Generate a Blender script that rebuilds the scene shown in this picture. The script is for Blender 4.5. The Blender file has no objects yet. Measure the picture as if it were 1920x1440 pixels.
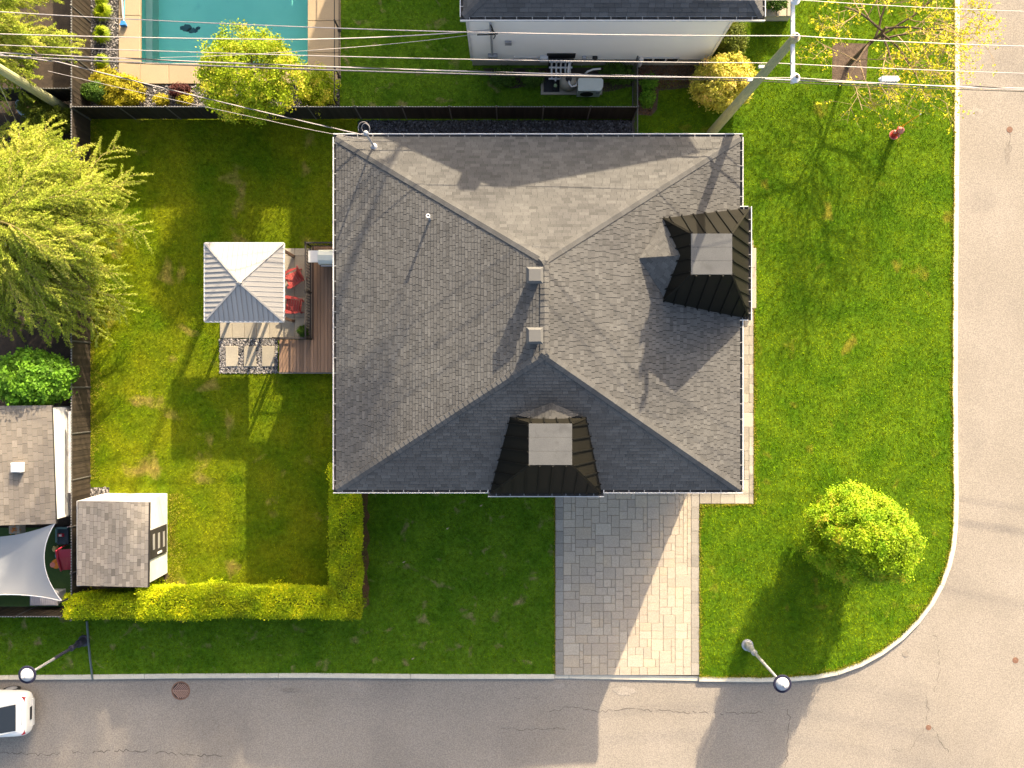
import bpy, math, random
import numpy as np
from mathutils import Vector, Matrix
rnd = random.Random(7)
R = math.radians
SC = bpy.context.scene
COL = SC.collection
CAMZ, FPX = 36.0, 1620.0

# ------------------------------------------------------------------ camera, sky, sun, exposure
cam = bpy.data.cameras.new('camera'); cam.sensor_width = 36; cam.lens = 36 * FPX / 1920
cam.clip_start = 0.5; cam.clip_end = 2000
camo = bpy.data.objects.new('camera', cam); COL.objects.link(camo); camo.location = (0, 0, CAMZ)
SC.camera = camo
W = bpy.data.worlds.new('World'); SC.world = W; W.use_nodes = True
nt = W.node_tree; nt.nodes.clear()
sky = nt.nodes.new('ShaderNodeTexSky'); sky.sky_type = 'NISHITA'; sky.sun_disc = False
sky.sun_elevation = R(22); sky.sun_rotation = R(21.8); sky.air_density = 1.0; sky.dust_density = 6.0; sky.ozone_density = 0.4
bg = nt.nodes.new('ShaderNodeBackground'); bg.inputs[1].default_value = 0.14
wo = nt.nodes.new('ShaderNodeOutputWorld'); nt.links.new(sky.outputs[0], bg.inputs[0]); nt.links.new(bg.outputs[0], wo.inputs[0])
sl = bpy.data.lights.new('sun', 'SUN'); sl.energy = 4.7; sl.angle = R(0.45); sl.color = (1.0, 0.84, 0.60)
so = bpy.data.objects.new('sun', sl); COL.objects.link(so); so.location = (20, 50, 25)
so.rotation_euler = Vector((0.933, 2.333, 1.0)).to_track_quat('Z', 'Y').to_euler()
SC.view_settings.view_transform = 'Standard'; SC.view_settings.look = 'None'
SC.view_settings.exposure = 1.64; SC.view_settings.gamma = 1.0; SC.view_settings.use_curve_mapping = False

# ------------------------------------------------------------------ helpers
def P(u, v, z=0.0):
    k = (CAMZ - z) / FPX
    return Vector(((u - 960) * k, (720 - v) * k, z))
def G(u, v): p = P(u, v); return (p.x, p.y)

def nmat(name, c1, c2=None, scale=1.0, rough=0.8, c3=None, s3=0.5, t3=0.6, bump=0.0, bs=30.0, tint=0.0,
         fine=0.0, fs=60.0, metal=0.0, trans=0.0, spec=0.3, orand=0.0, stretch=None, c3w=0.08, emit=None, tintcol=None):
    m = bpy.data.materials.new(name); m.use_nodes = True
    n, l = m.node_tree.nodes, m.node_tree.links
    bs_ = n['Principled BSDF']; out = n['Material Output']
    geo = n.new('ShaderNodeNewGeometry'); vec = geo.outputs['Position']
    if stretch:
        mp = n.new('ShaderNodeMapping'); mp.inputs['Scale'].default_value = stretch
        l.new(vec, mp.inputs[0]); vec = mp.outputs[0]
    def noise(s, d=5, dist=0.0, rgh=0.5):
        t = n.new('ShaderNodeTexNoise'); t.inputs['Scale'].default_value = s; t.inputs['Detail'].default_value = d
        t.inputs['Distortion'].default_value = dist; t.inputs['Roughness'].default_value = rgh
        l.new(vec, t.inputs['Vector']); return t.outputs['Fac']
    def ramp(f, a, b):
        r = n.new('ShaderNodeMapRange'); r.inputs[1].default_value = a; r.inputs[2].default_value = b
        l.new(f, r.inputs[0]); return r.outputs[0]
    def mix(f, a, b, mode='MIX'):
        x = n.new('ShaderNodeMix'); x.data_type = 'RGBA'; x.blend_type = mode
        if isinstance(f, float): x.inputs[0].default_value = f
        else: l.new(f, x.inputs[0])
        for i, c in ((6, a), (7, b)):
            if isinstance(c, tuple): x.inputs[i].default_value = (*c, 1)
            else: l.new(c, x.inputs[i])
        return x.outputs[2]
    col = c1
    if c2: col = mix(ramp(noise(scale), 0.33, 0.67), c1, c2)
    if c3: col = mix(ramp(noise(s3, 8, 0.4), t3, t3 + c3w), col, c3)
    def scaleby(col, f, lo, hi):
        r = n.new('ShaderNodeMapRange'); r.inputs[3].default_value = lo; r.inputs[4].default_value = hi; l.new(f, r.inputs[0])
        v = n.new('ShaderNodeCombineColor')
        for i in range(3): l.new(r.outputs[0], v.inputs[i])
        return mix(1.0, col, v.outputs[0], 'MULTIPLY')
    if fine:
        col = scaleby(col, ramp(noise(fs, 3) if fs > 15 else noise(fs * .45, 9, .3, .78), 0.3, 0.7), 1 - fine, 1 + fine)
    if tint:
        a = n.new('ShaderNodeAttribute'); a.attribute_name = 'tint'
        if tintcol: col = mix(ramp(a.outputs['Fac'], 0.62, 1.0), col, tintcol)
        col = scaleby(col, a.outputs['Fac'], 1 - tint, 1 + tint)
    if orand:
        a = n.new('ShaderNodeObjectInfo'); col = scaleby(col, a.outputs['Random'], 1 - orand, 1 + orand)
    if isinstance(col, tuple): bs_.inputs['Base Color'].default_value = (*col, 1)
    else: l.new(col, bs_.inputs['Base Color'])
    bs_.inputs['Roughness'].default_value = rough; bs_.inputs['Metallic'].default_value = metal
    bs_.inputs['Specular IOR Level'].default_value = spec
    if bump:
        b = n.new('ShaderNodeBump'); b.inputs['Strength'].default_value = bump; b.inputs['Distance'].default_value = 0.02
        l.new(noise(bs, 4), b.inputs['Height']); l.new(b.outputs[0], bs_.inputs['Normal'])
    if trans:
        t = n.new('ShaderNodeBsdfTranslucent'); mx = n.new('ShaderNodeMixShader'); mx.inputs[0].default_value = trans
        if isinstance(col, tuple): t.inputs[0].default_value = (*col, 1)
        else: l.new(col, t.inputs[0])
        l.new(bs_.outputs[0], mx.inputs[1]); l.new(t.outputs[0], mx.inputs[2]); l.new(mx.outputs[0], out.inputs[0])
    return m

def wloc(o):
    v = Vector((0, 0, 0))
    while o: v += o.location; o = o.parent
    return v
def tag(o, label=None, cat=None, group=None, kind=None):
    if label: o['label'] = label
    if cat: o['category'] = cat
    if group: o['group'] = group
    if kind: o['kind'] = kind
    return o
def thing(name, label, cat, loc=(0, 0, 0), group=None):
    o = bpy.data.objects.new(name, None); o.empty_display_size = 0.2; COL.objects.link(o); o.location = loc
    return tag(o, label, cat, group)
def link(name, me, parent=None, loc=None, mat=None):
    o = bpy.data.objects.new(name, me); COL.objects.link(o)
    if parent: o.parent = parent
    if loc is not None: o.location = Vector(loc) - (wloc(parent) if parent else Vector())
    return o

class MB:
    def __init__(s): s.v = []; s.f = []; s.m = []; s.t = []
    def add(s, vs, fs, m=0, t=0.5):
        b = len(s.v); s.v += [tuple(x) for x in vs]
        for f in fs: s.f.append(tuple(b + i for i in f)); s.m.append(m); s.t.append(t)
        return s
    def box(s, x0, x1, y0, y1, z0, z1, m=0, t=0.5, nobot=False):
        vs = [(x, y, z) for z in (z0, z1) for x, y in ((x0, y0), (x1, y0), (x1, y1), (x0, y1))]
        fs = [(4, 5, 6, 7), (0, 1, 5, 4), (1, 2, 6, 5), (2, 3, 7, 6), (3, 0, 4, 7)] + ([] if nobot else [(3, 2, 1, 0)])
        return s.add(vs, fs, m, t)
    def bbox(s, x0, x1, y0, y1, z0, z1, b=0.01, m=0, t=0.5):  # bevelled top box
        lo = [(x0, y0), (x1, y0), (x1, y1), (x0, y1)]; hi = [(x0 + b, y0 + b), (x1 - b, y0 + b), (x1 - b, y1 - b), (x0 + b, y1 - b)]
        vs = [(x, y, z0) for x, y in lo] + [(x, y, z1 - b) for x, y in lo] + [(x, y, z1) for x, y in hi]
        fs = [(8, 9, 10, 11)]
        for i in range(4):
            j = (i + 1) % 4; fs += [(i, j, 4 + j, 4 + i), (4 + i, 4 + j, 8 + j, 8 + i)]
        return s.add(vs, fs, m, t)
    def ob(s, o, a, b, c, m=0, t=0.5):  # oriented box: centre o, half vectors
        o, a, b, c = map(Vector, (o, a, b, c))
        vs = [o + sa * a + sb * b + sc * c for sc in (-1, 1) for sa, sb in ((-1, -1), (1, -1), (1, 1), (-1, 1))]
        return s.add(vs, [(3, 2, 1, 0), (4, 5, 6, 7), (0, 1, 5, 4), (1, 2, 6, 5), (2, 3, 7, 6), (3, 0, 4, 7)], m, t)
    def bar(s, p, q, w, h, m=0, up=(0, 0, 1), t=0.5):
        p, q = Vector(p), Vector(q); d = q - p; c = (p + q) / 2
        u = Vector(up); 
        if abs(d.normalized().dot(u)) > 0.98: u = Vector((0, 1, 0))
        sd = d.cross(u).normalized(); n = sd.cross(d).normalized()
        return s.ob(c, d / 2, sd * w / 2, n * h / 2, m, t)
    def prism(s, poly, z0, z1, m=0, t=0.5, bottom=True):
        n = len(poly); vs = [(x, y, z0) for x, y in poly] + [(x, y, z1) for x, y in poly]
        a = sum(poly[i][0] * poly[(i + 1) % n][1] - poly[(i + 1) % n][0] * poly[i][1] for i in range(n))
        top = tuple(range(n, 2 * n)); bot = tuple(reversed(range(n)))
        sd = [(i, (i + 1) % n, n + (i + 1) % n, n + i) for i in range(n)]
        if a < 0: top = top[::-1]; bot = bot[::-1]; sd = [f[::-1] for f in sd]
        return s.add(vs, [top] + ([bot] if bottom else []) + sd, m, t)
    def tube(s, pts, r, n=6, m=0, t=0.5, caps=True):
        pts = [Vector(p) for p in pts]; k = len(pts)
        rs = r if isinstance(r, (list, tuple)) else [r] * k
        b = len(s.v); prev = None
        for i, p in enumerate(pts):
            d = (pts[min(i + 1, k - 1)] - pts[max(i - 1, 0)]); d = d.normalized() if d.length > 1e-9 else Vector((0, 0, 1))
            if prev is None: a = d.orthogonal().normalized()
            else:
                a = prev - d * prev.dot(d); a = a.normalized() if a.length > 1e-6 else d.orthogonal().normalized()
            prev = a; c = d.cross(a)
            for j in range(n):
                an = 2 * math.pi * j / n; s.v.append(tuple(p + (a * math.cos(an) + c * math.sin(an)) * rs[i]))
        fs = [(b + i * n + j, b + i * n + (j + 1) % n, b + (i + 1) * n + (j + 1) % n, b + (i + 1) * n + j) for i in range(k - 1) for j in range(n)]
        if caps: fs += [tuple(b + j for j in reversed(range(n))), tuple(b + (k - 1) * n + j for j in range(n))]
        for f in fs: s.f.append(f); s.m.append(m); s.t.append(t)
        return s
    def lathe(s, c, prof, n=20, m=0, t=0.5, axis=None):
        c = Vector(c); b = len(s.v)
        if axis: q = Vector((0, 0, 1)).rotation_difference(Vector(axis).normalized()).to_matrix()
        for r, z in prof:
            for j in range(n):
                an = 2 * math.pi * j / n; p = Vector((r * math.cos(an), r * math.sin(an), z))
                if axis: p = q @ p
                s.v.append(tuple(c + p))
        k = len(prof)
        fs = [(b + i * n + j, b + i * n + (j + 1) % n, b + (i + 1) * n + (j + 1) % n, b + (i + 1) * n + j) for i in range(k - 1) for j in range(n)]
        fs.append(tuple(b + (k - 1) * n + j for j in range(n))); fs.append(tuple(b + j for j in reversed(range(n))))
        for f in fs: s.f.append(f); s.m.append(m); s.t.append(t)
        return s
    def mesh(s, name, mats, smooth=False, off=Vector((0, 0, 0))):
        me = bpy.data.meshes.new(name)
        me.from_pydata([tuple(Vector(v) - off) for v in s.v], [], s.f)
        for m in (mats if isinstance(mats, (list, tuple)) else [mats]): me.materials.append(m)
        me.polygons.foreach_set('material_index', s.m)
        a = me.attributes.new('tint', 'FLOAT', 'FACE'); a.data.foreach_set('value', s.t)
        if smooth: me.polygons.foreach_set('use_smooth', [True] * len(s.f))
        me.update(); return me
    def build(s, name, mats, parent=None, smooth=False, kind=None, origin=None):
        off = wloc(parent) if parent else Vector()
        if origin is not None:
            me = s.mesh(name, mats, smooth, Vector(origin)); o = link(name, me, parent); o.location = Vector(origin) - off
        else:
            me = s.mesh(name, mats, smooth, off); o = link(name, me, parent)
        if kind: o['kind'] = kind
        return o
def copy_tree(o, parent=None):
    c = o.copy(); COL.objects.link(c); c.parent = parent
    for ch in list(o.children): copy_tree(ch, c)
    return c
def structure(name, mb, mats, parent=None):
    o = mb.build(name, mats, parent)
    if parent is None: o['kind'] = 'structure'
    return o

def npmesh(name, V, nper, mats, tint=None, parent=None, kind=None):
    """V: (N*nper,3) array, one n-gon per nper verts"""
    me = bpy.data.meshes.new(name); nv = len(V); nf = nv // nper
    off = np.array(wloc(parent)) if parent else np.zeros(3)
    me.vertices.add(nv); me.vertices.foreach_set('co', (V - off).astype(np.float32).ravel())
    me.loops.add(nv); me.loops.foreach_set('vertex_index', np.arange(nv, dtype=np.int32))
    me.polygons.add(nf); me.polygons.foreach_set('loop_start', np.arange(0, nv, nper, dtype=np.int32))
    for m in (mats if isinstance(mats, (list, tuple)) else [mats]): me.materials.append(m)
    if tint is not None:
        a = me.attributes.new('tint', 'FLOAT', 'FACE'); a.data.foreach_set('value', tint.astype(np.float32))
    me.update(calc_edges=True); me.validate()
    o = link(name, me, parent)
    if kind: o['kind'] = kind
    return o
def leaves(name, pts, size, mat, parent, seed=0, tint=None, up=0.6, aspect=0.6, outward=None):
    g = np.random.default_rng(seed); pts = np.asarray(pts); n = len(pts)
    nrm = g.normal(size=(n, 3)); nrm[:, 2] = np.abs(nrm[:, 2]) + up
    if outward is not None: nrm += outward
    nrm /= np.linalg.norm(nrm, axis=1)[:, None]
    a = np.cross(nrm, g.normal(size=(n, 3))); a /= np.linalg.norm(a, axis=1)[:, None] + 1e-9
    b = np.cross(nrm, a); s = size * g.uniform(0.6, 1.3, n)[:, None]
    q = np.stack([pts - a * s, pts + b * s * aspect + nrm * s * .15, pts + a * s, pts - b * s * aspect + nrm * s * .15], 1).reshape(-1, 3)
    t = g.uniform(0, 1, n) if tint is None else np.clip(tint + g.normal(0, .13, n), 0, 1)
    return npmesh(name, q, 4, mat, t, parent)
def inpoly(x, y, poly):
    c = np.zeros(len(x), bool); n = len(poly)
    for i in range(n):
        x0, y0 = poly[i]; x1, y1 = poly[(i + 1) % n]
        if y0 == y1: continue
        m = ((y0 > y) != (y1 > y)) & (x < (x1 - x0) * (y - y0) / (y1 - y0) + x0); c ^= m
    return c
# plane tools: slopes cut into strips / tabs
class Slope:
    def __init__(s, poly):
        s.p = [Vector(q) for q in poly]; s.o = s.p[0]; s.e = (s.p[1] - s.p[0]).normalized()
        s.n = (s.p[1] - s.p[0]).cross(s.p[2] - s.p[0]).normalized()
        s.s = s.n.cross(s.e); s.q = [((q - s.o).dot(s.e), (q - s.o).dot(s.s)) for q in s.p]
    def w(s, a, b, h=0.0): return s.o + s.e * a + s.s * b + s.n * h
def clip(poly, ax, val, keep):  # keep 'gt' / 'lt'
    out = []; n = len(poly); f = (lambda p: p[ax] - val) if keep == 'gt' else (lambda p: val - p[ax])
    for i in range(n):
        p, q = poly[i], poly[(i + 1) % n]; a, b = f(p), f(q)
        if a >= 0: out.append(p)
        if (a >= 0) != (b >= 0):
            t = a / (a - b); out.append((p[0] + (q[0] - p[0]) * t, p[1] + (q[1] - p[1]) * t))
    return out
def cell(poly, a0, a1, b0, b1):
    for ax, v, k in ((0, a0, 'gt'), (0, a1, 'lt'), (1, b0, 'gt'), (1, b1, 'lt')):
        poly = clip(poly, ax, v, k)
        if len(poly) < 3: return []
    ar = abs(sum(poly[i][0] * poly[(i + 1) % len(poly)][1] - poly[(i + 1) % len(poly)][0] * poly[i][1] for i in range(len(poly)))) / 2
    return poly if ar > 2e-4 else []
def slabpiece(mb, S, poly, hf, t=0.5, m=0):
    n = len(poly); vs = [S.w(a, b, 0) for a, b in poly] + [S.w(a, b, hf(a, b)) for a, b in poly]
    mb.add(vs, [tuple(range(n, 2 * n))] + [(i, (i + 1) % n, n + (i + 1) % n, n + i) for i in range(n)], m, t)
def shingle(S, parent, mat, expo=0.135, tab=0.3, nobj=0, gap=0.008, seed=1, thick=0.014, tvar=1.0, objname='shingle'):
    """all tabs of one slope; nobj of them singled out as objects, the rest one stuff part"""
    g = random.Random(seed); cells = []
    bmax = max(q[1] for q in S.q); amin = min(q[0] for q in S.q); amax = max(q[0] for q in S.q)
    k = 0
    while k * expo < bmax:
        a = amin - g.uniform(0, tab)
        while a < amax:
            L = tab * g.choice((0.75, 1, 1, 1.3))
            c = cell(S.q, a + gap / 2, a + L - gap / 2, k * expo, (k + 1) * expo)
            if c: cells.append((c, k * expo, 1.7 if g.random() < .0018 * tvar else min(1, max(0, g.gauss(.5, .24 * tvar)))))
            a += L
        k += 1
    cells.sort(key=lambda c: -c[1]); mb = MB()
    for i, (c, b0, t) in enumerate(cells):
        hf = lambda a, b: thick * (1.25 - (b - b0) / expo) + 0.002
        if i < nobj:
            one = MB(); slabpiece(one, S, c, hf, t); one.build(objname, mat, parent, origin=S.w(*c[0]))
        else: slabpiece(mb, S, c, hf, t)
    mb.build('shingle_field', mat, parent, kind='stuff')
def panels(S, parent, mats, width, seam=0.03, name='roof_panel', h=0.012, tvar=0.3, start=None, step=0.0, seamh=0.04):
    amin = min(q[0] for q in S.q); amax = max(q[0] for q in S.q); a = amin if start is None else start
    while a < amax:
        c = cell(S.q, a, a + width, -9, 99)
        if c:
            t = .5 + rnd.uniform(-tvar, tvar); mb = MB(); slabpiece(mb, S, c, lambda x, y: h + step * (x - a) / width, t)
            sc = cell(S.q, a - seam / 2, a + seam / 2, -9, 99)
            if sc: slabpiece(mb, S, sc, lambda x, y: h + seamh, t, len(mats) - 1)
            mb.build(name, mats, parent, origin=S.w(*c[0]))
        a += width

# ------------------------------------------------------------------ materials
M = {}
M['soil'] = nmat('soil', (.07, .05, .035), (.035, .026, .02), 2.5, fine=.4, fs=40, bump=.5)
M['asphalt'] = nmat('asphalt', (.235, .205, .172), (.265, .232, .197), .35, .92, c3=(.195, .172, .150), s3=.22, t3=.52, c3w=.22, fine=.26, fs=22, bump=.5, bs=45)
M['crack'] = nmat('crack', (.105, .09, .078), rough=1)
M['stain'] = nmat('stain', (.16, .15, .145), rough=1)
M['patch'] = nmat('patch', (.33, .30, .275), rough=1, fine=.1, fs=40)
M['kerb'] = nmat('kerb_concrete', (.62, .56, .44), (.54, .48, .38), 3, .9, fine=.10, fs=30, bump=.3, orand=.06)
M['grassF'] = nmat('front_grass', (.052, .115, .006), (.088, .158, .010), .9, .9, c3=(.20, .17, .07), s3=1.5, t3=.60, c3w=.14, fine=.5, fs=11, bump=.8, bs=25, spec=.05)
M['grassE'] = nmat('corner_grass', (.055, .118, .005), (.098, .165, .008), .8, .9, c3=(.19, .18, .02), s3=.9, t3=.63, c3w=.12, fine=.5, fs=11, bump=.8, bs=25, spec=.05)
M['grassB'] = nmat('back_grass', (.075, .125, .004), (.15, .17, .006), .6, .9, c3=(.30, .22, .06), s3=.75, t3=.61, c3w=.16, fine=.5, fs=11, bump=.8, bs=25, spec=.05)
def bladed(n, *a, **k): return nmat(n, *a, tint=.5, fine=.42, fs=11, trans=.25, rough=.9, spec=.0, **k)
M['bladeF'] = bladed('front_grass_blade', (.085, .18, .002), (.165, .265, .005), .9, c3=(.30, .26, .10), s3=1.5, t3=.60, c3w=.14)
M['bladeE'] = bladed('corner_grass_blade', (.11, .205, .002), (.225, .30, .003), .8, c3=(.25, .24, .02), s3=.9, t3=.63, c3w=.12)
M['bladeB'] = bladed('back_grass_blade', (.12, .20, .002), (.26, .285, .005), .6, c3=(.36, .27, .07), s3=.75, t3=.61, c3w=.16)
M['shingle'] = nmat('roof_shingle', (.108, .104, .098), (.088, .085, .082), .45, .95, c3=(.080, .078, .075), s3=.9, t3=.58, c3w=.2, tint=.21, fine=.16, fs=40, bump=.3, bs=90, spec=.2)
M['shingleN'] = nmat('neighbour_shingle', (.085, .084, .085), (.07, .07, .071), .5, .95, tint=.34, fine=.14, fs=40)
M['shingleW'] = nmat('tan_shingle', (.20, .172, .142), (.172, .15, .126), .5, .95, tint=.25, fine=.14, fs=40)
M['shingleS'] = nmat('shed_shingle', (.25, .22, .185), (.22, .195, .165), .5, .95, tint=.38, fine=.12, fs=40)
M['under'] = nmat('roof_underlay', (.035, .034, .033), rough=1)
M['flatroof'] = nmat('flat_membrane', (.105, .106, .107), (.088, .089, .091), 1.6, .95, c3=(.07, .07, .07), s3=2.2, t3=.60, c3w=.2, fine=.16, fs=40)
M['black'] = nmat('black_metal', (.0085, .0078, .0055), (.010, .009, .0063), 2, .6, spec=.15, tint=.12)
M['blackseam'] = nmat('black_seam', (.006, .006, .005), rough=.6, spec=.15)
M['strap'] = nmat('gutter_strap_metal', (.42, .41, .40), rough=.5)
M['white'] = nmat('white_metal', (.72, .70, .68), (.64, .62, .60), 3, .45, spec=.4)
M['gutterin'] = nmat('gutter_trough', (.09, .085, .085), (.05, .048, .045), 6, .8)
M['siding'] = nmat('white_siding', (.90, .87, .80), (.87, .84, .77), .8, .7)
M['ventcap'] = nmat('vent_cap', (.11, .108, .105), rough=.7, spec=.2)
M['beige'] = nmat('beige_foundation', (.42, .38, .31), (.36, .33, .27), 2, .9)
M['dark'] = nmat('dark_fence', (.014, .012, .010), (.022, .019, .015), 2, .7, tint=.3, stretch=(6, 6, .6))
M['darkrail'] = nmat('dark_rail', (.09, .085, .08), rough=.5, spec=.5)
M['brownfence'] = nmat('brown_fence', (.032, .024, .016), (.045, .033, .022), 3, .8, tint=.3)
M['paver'] = nmat('paver', (.40, .335, .255), (.375, .315, .25), 1.3, .9, tint=.055, fine=.14, fs=22, bump=.6, bs=18, orand=.05)
M['paverwarm'] = nmat('paver_warm', (.425, .345, .25), (.40, .33, .25), 1.3, .9, tint=.06, fine=.14, fs=22, bump=.6, bs=18)
M['paverblue'] = nmat('paver_cool', (.39, .335, .265), (.405, .345, .27), 1.3, .9, tint=.055, fine=.14, fs=22, bump=.6, bs=18)
M['pavergrey'] = nmat('paver_border', (.26, .235, .20), (.29, .26, .22), 2, .9, tint=.12, fine=.14, fs=22, bump=.5, bs=18)
M['joint'] = nmat('joint_sand', (.27, .225, .17), rough=1, fine=.2, fs=50)
M['walk'] = nmat('walkway_stone', (.35, .31, .245), (.30, .27, .225), 1.5, .9, tint=.2, fine=.12, fs=22, bump=.5, bs=18)
M['slab'] = nmat('patio_slab', (.38, .33, .25), (.33, .29, .23), 1.5, .9, tint=.12, fine=.08, fs=22, orand=.05)
M['coping'] = nmat('pool_coping', (.36, .27, .17), (.33, .25, .16), 1.2, .85, fine=.06, fs=25, orand=.04)
M['liner'] = nmat('pool_liner', (.26, .80, .66), (.22, .73, .61), .55, .5, c3=(.16, .60, .53), s3=1.3, t3=.66, c3w=.2)
M['silt'] = nmat('pool_silt', (.03, .12, .14), (.02, .09, .11), 4, .9)
M['deck'] = nmat('deck_board', (.27, .165, .105), (.22, .135, .085), 1.2, .7, stretch=(12, .6, 1), tint=.2, orand=.13)
M['redchair'] = nmat('red_plastic', (.34, .055, .05), (.30, .045, .042), 3, .5)
M['cream'] = nmat('cream_panel', (.32, .305, .29), (.30, .285, .27), 1, .45, spec=.4, tint=.05)
M['creamseam'] = nmat('cream_seam', (.27, .265, .26), rough=.5)
M['brown'] = nmat('brown_frame', (.09, .055, .04), rough=.6)
M['steel'] = nmat('steel', (.55, .55, .56), rough=.28, metal=.7)
M['galv'] = nmat('galvanised', (.44, .44, .46), (.34, .34, .36), 5, .5, metal=.3)
M['alum'] = nmat('aluminium_wire', (.40, .36, .34), rough=.5, metal=.2)
M['cablek'] = nmat('black_cable', (.018, .017, .016), rough=.6)
M['pole'] = nmat('weathered_pole', (.44, .43, .22), (.33, .34, .19), 3, .9, stretch=(8, 8, 1.2), fine=.25, fs=30, bump=.8, bs=20)
M['stone'] = nmat('dark_stone', (.085, .088, .10), (.055, .058, .07), 5, .8, tint=.95)
M['stonel'] = nmat('pale_stone', (.26, .235, .215), (.20, .185, .175), 5, .85, tint=.85)
M['stoneb'] = nmat('stone_base', (.04, .038, .038), (.06, .056, .054), 6, 1)
M['mulch'] = nmat('mulch', (.12, .085, .062), (.075, .052, .04), 5, 1, tint=.6, fine=.3, fs=30, bump=.8)
M['mulchred'] = nmat('dry_mulch', (.15, .068, .035), (.10, .060, .025), 3, 1, tint=.6, fine=.35, fs=30, bump=.8)
M['bark'] = nmat('bark', (.13, .095, .062), (.085, .06, .04), 6, .95, fine=.2, fs=30)
M['barkl'] = nmat('pale_bark', (.30, .215, .13), (.22, .155, .09), 5, .9)
M['glass'] = nmat('window_glass', (.02, .025, .03), rough=.08, spec=.8)
M['carwhite'] = nmat('car_paint', (.78, .77, .74), rough=.18, spec=.6)
M['blackp'] = nmat('black_plastic', (.02, .02, .021), (.03, .03, .031), 5, .6)
M['rubber'] = nmat('rubber', (.018, .018, .018), rough=.9)
M['redlamp'] = nmat('red_lens', (.35, .015, .02), rough=.15, spec=.7)
M['hydrant'] = nmat('hydrant_red', (.42, .022, .02), (.36, .03, .022), 8, .4, spec=.5)
M['pink'] = nmat('faded_red', (.62, .24, .20), (.55, .20, .16), 8, .5)
M['yellow'] = nmat('marker_yellow', (.80, .50, .02), rough=.5)
M['sail'] = nmat('sail_cloth', (.33, .34, .355), (.31, .32, .335), 1.5, .8, trans=.25)
M['rust'] = nmat('rusty_iron', (.20, .105, .07), (.15, .085, .06), 12, .8)
M['iron'] = nmat('dark_iron', (.035, .03, .028), rough=.7)
M['blue'] = nmat('blue_plastic', (.03, .17, .45), rough=.4)
M['orange'] = nmat('orange_plastic', (.65, .22, .03), rough=.4)
M['tarp'] = nmat('crumpled_plastic', (.55, .56, .60), (.42, .43, .48), 6, .4)
M['toyred'] = nmat('toy_red', (.40, .03, .06), rough=.4)
M['tank'] = nmat('tan_tank', (.34, .30, .24), (.29, .26, .21), 3, .5)
M['pumpw'] = nmat('ivory_metal', (.62, .64, .58), (.58, .60, .54), 3, .4)
M['brick'] = nmat('house_brick', (.22, .13, .09), (.18, .105, .075), 6, .9)
M['stucco'] = nmat('house_stucco', (.33, .30, .26), (.30, .27, .235), 4, .9, fine=.08)
def leafm(n, c1, c2, s=1.5, tr=.35, tint=.5, **k): return nmat(n, c1, c2, s, .65, tint=tint, trans=tr, spec=.25, **k)
M['lcorner'] = leafm('corner_tree_leaf', (.19, .36, .003), (.33, .45, .005), 2.2, tintcol=(.30, .25, .02))
M['lhedge'] = leafm('cedar_foliage', (.32, .44, .002), (.52, .57, .003), 2.0, tintcol=(.70, .60, .01))
M['llarch'] = leafm('feathery_leaf', (.33, .43, .03), (.50, .55, .07), 1.2, tr=.5, tint=.4, tintcol=(.55, .50, .12))
M['lmaple'] = leafm('bright_leaf', (.10, .235, .012), (.16, .32, .016), 2.5)
M['lyg'] = leafm('yellowgreen_leaf', (.25, .36, .004), (.38, .46, .006), 1.8, tintcol=(.45, .36, .04))
M['lgold'] = leafm('golden_leaf', (.52, .50, .05), (.62, .55, .08), 2.5, tintcol=(.70, .50, .18))
M['lgold2'] = leafm('gold_cypress_leaf', (.36, .33, .012), (.46, .38, .02), 3)
M['lgreen'] = leafm('plain_green_leaf', (.06, .13, .012), (.09, .165, .015), 3)
M['lolive'] = leafm('olive_leaf', (.10, .14, .01), (.15, .175, .012), 3)
M['lbud'] = leafm('bud_leaf', (.55, .56, .01), (.66, .55, .015), 3)
M['lred'] = leafm('barberry_leaf', (.11, .03, .025), (.08, .022, .02), 4)
M['twiggy'] = nmat('green_twig', (.27, .22, .07), (.20, .16, .06), 6, .9)
M['twig'] = nmat('twig', (.40, .29, .15), (.30, .21, .12), 6, .9)
def mixmat_water():
    m = bpy.data.materials.new('pool_water'); m.use_nodes = True; n, l = m.node_tree.nodes, m.node_tree.links; n.clear()
    o = n.new('ShaderNodeOutputMaterial'); t = n.new('ShaderNodeBsdfTransparent'); t.inputs[0].default_value = (.93, .99, .98, 1)
    g = n.new('ShaderNodeBsdfGlossy'); g.inputs['Roughness'].default_value = .03
    f = n.new('ShaderNodeFresnel'); f.inputs[0].default_value = 1.33; mx = n.new('ShaderNodeMixShader')
    tx = n.new('ShaderNodeTexNoise'); tx.inputs['Scale'].default_value = 3.5; ge = n.new('ShaderNodeNewGeometry'); l.new(ge.outputs['Position'], tx.inputs['Vector'])
    b = n.new('ShaderNodeBump'); b.inputs['Strength'].default_value = .15; b.inputs['Distance'].default_value = .05; l.new(tx.outputs['Fac'], b.inputs['Height'])
    l.new(b.outputs[0], g.inputs['Normal']); l.new(b.outputs[0], f.inputs['Normal'])
    l.new(f.outputs[0], mx.inputs[0]); l.new(t.outputs[0], mx.inputs[1]); l.new(g.outputs[0], mx.inputs[2]); l.new(mx.outputs[0], o.inputs[0])
    return m
M['water'] = mixmat_water()

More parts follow.
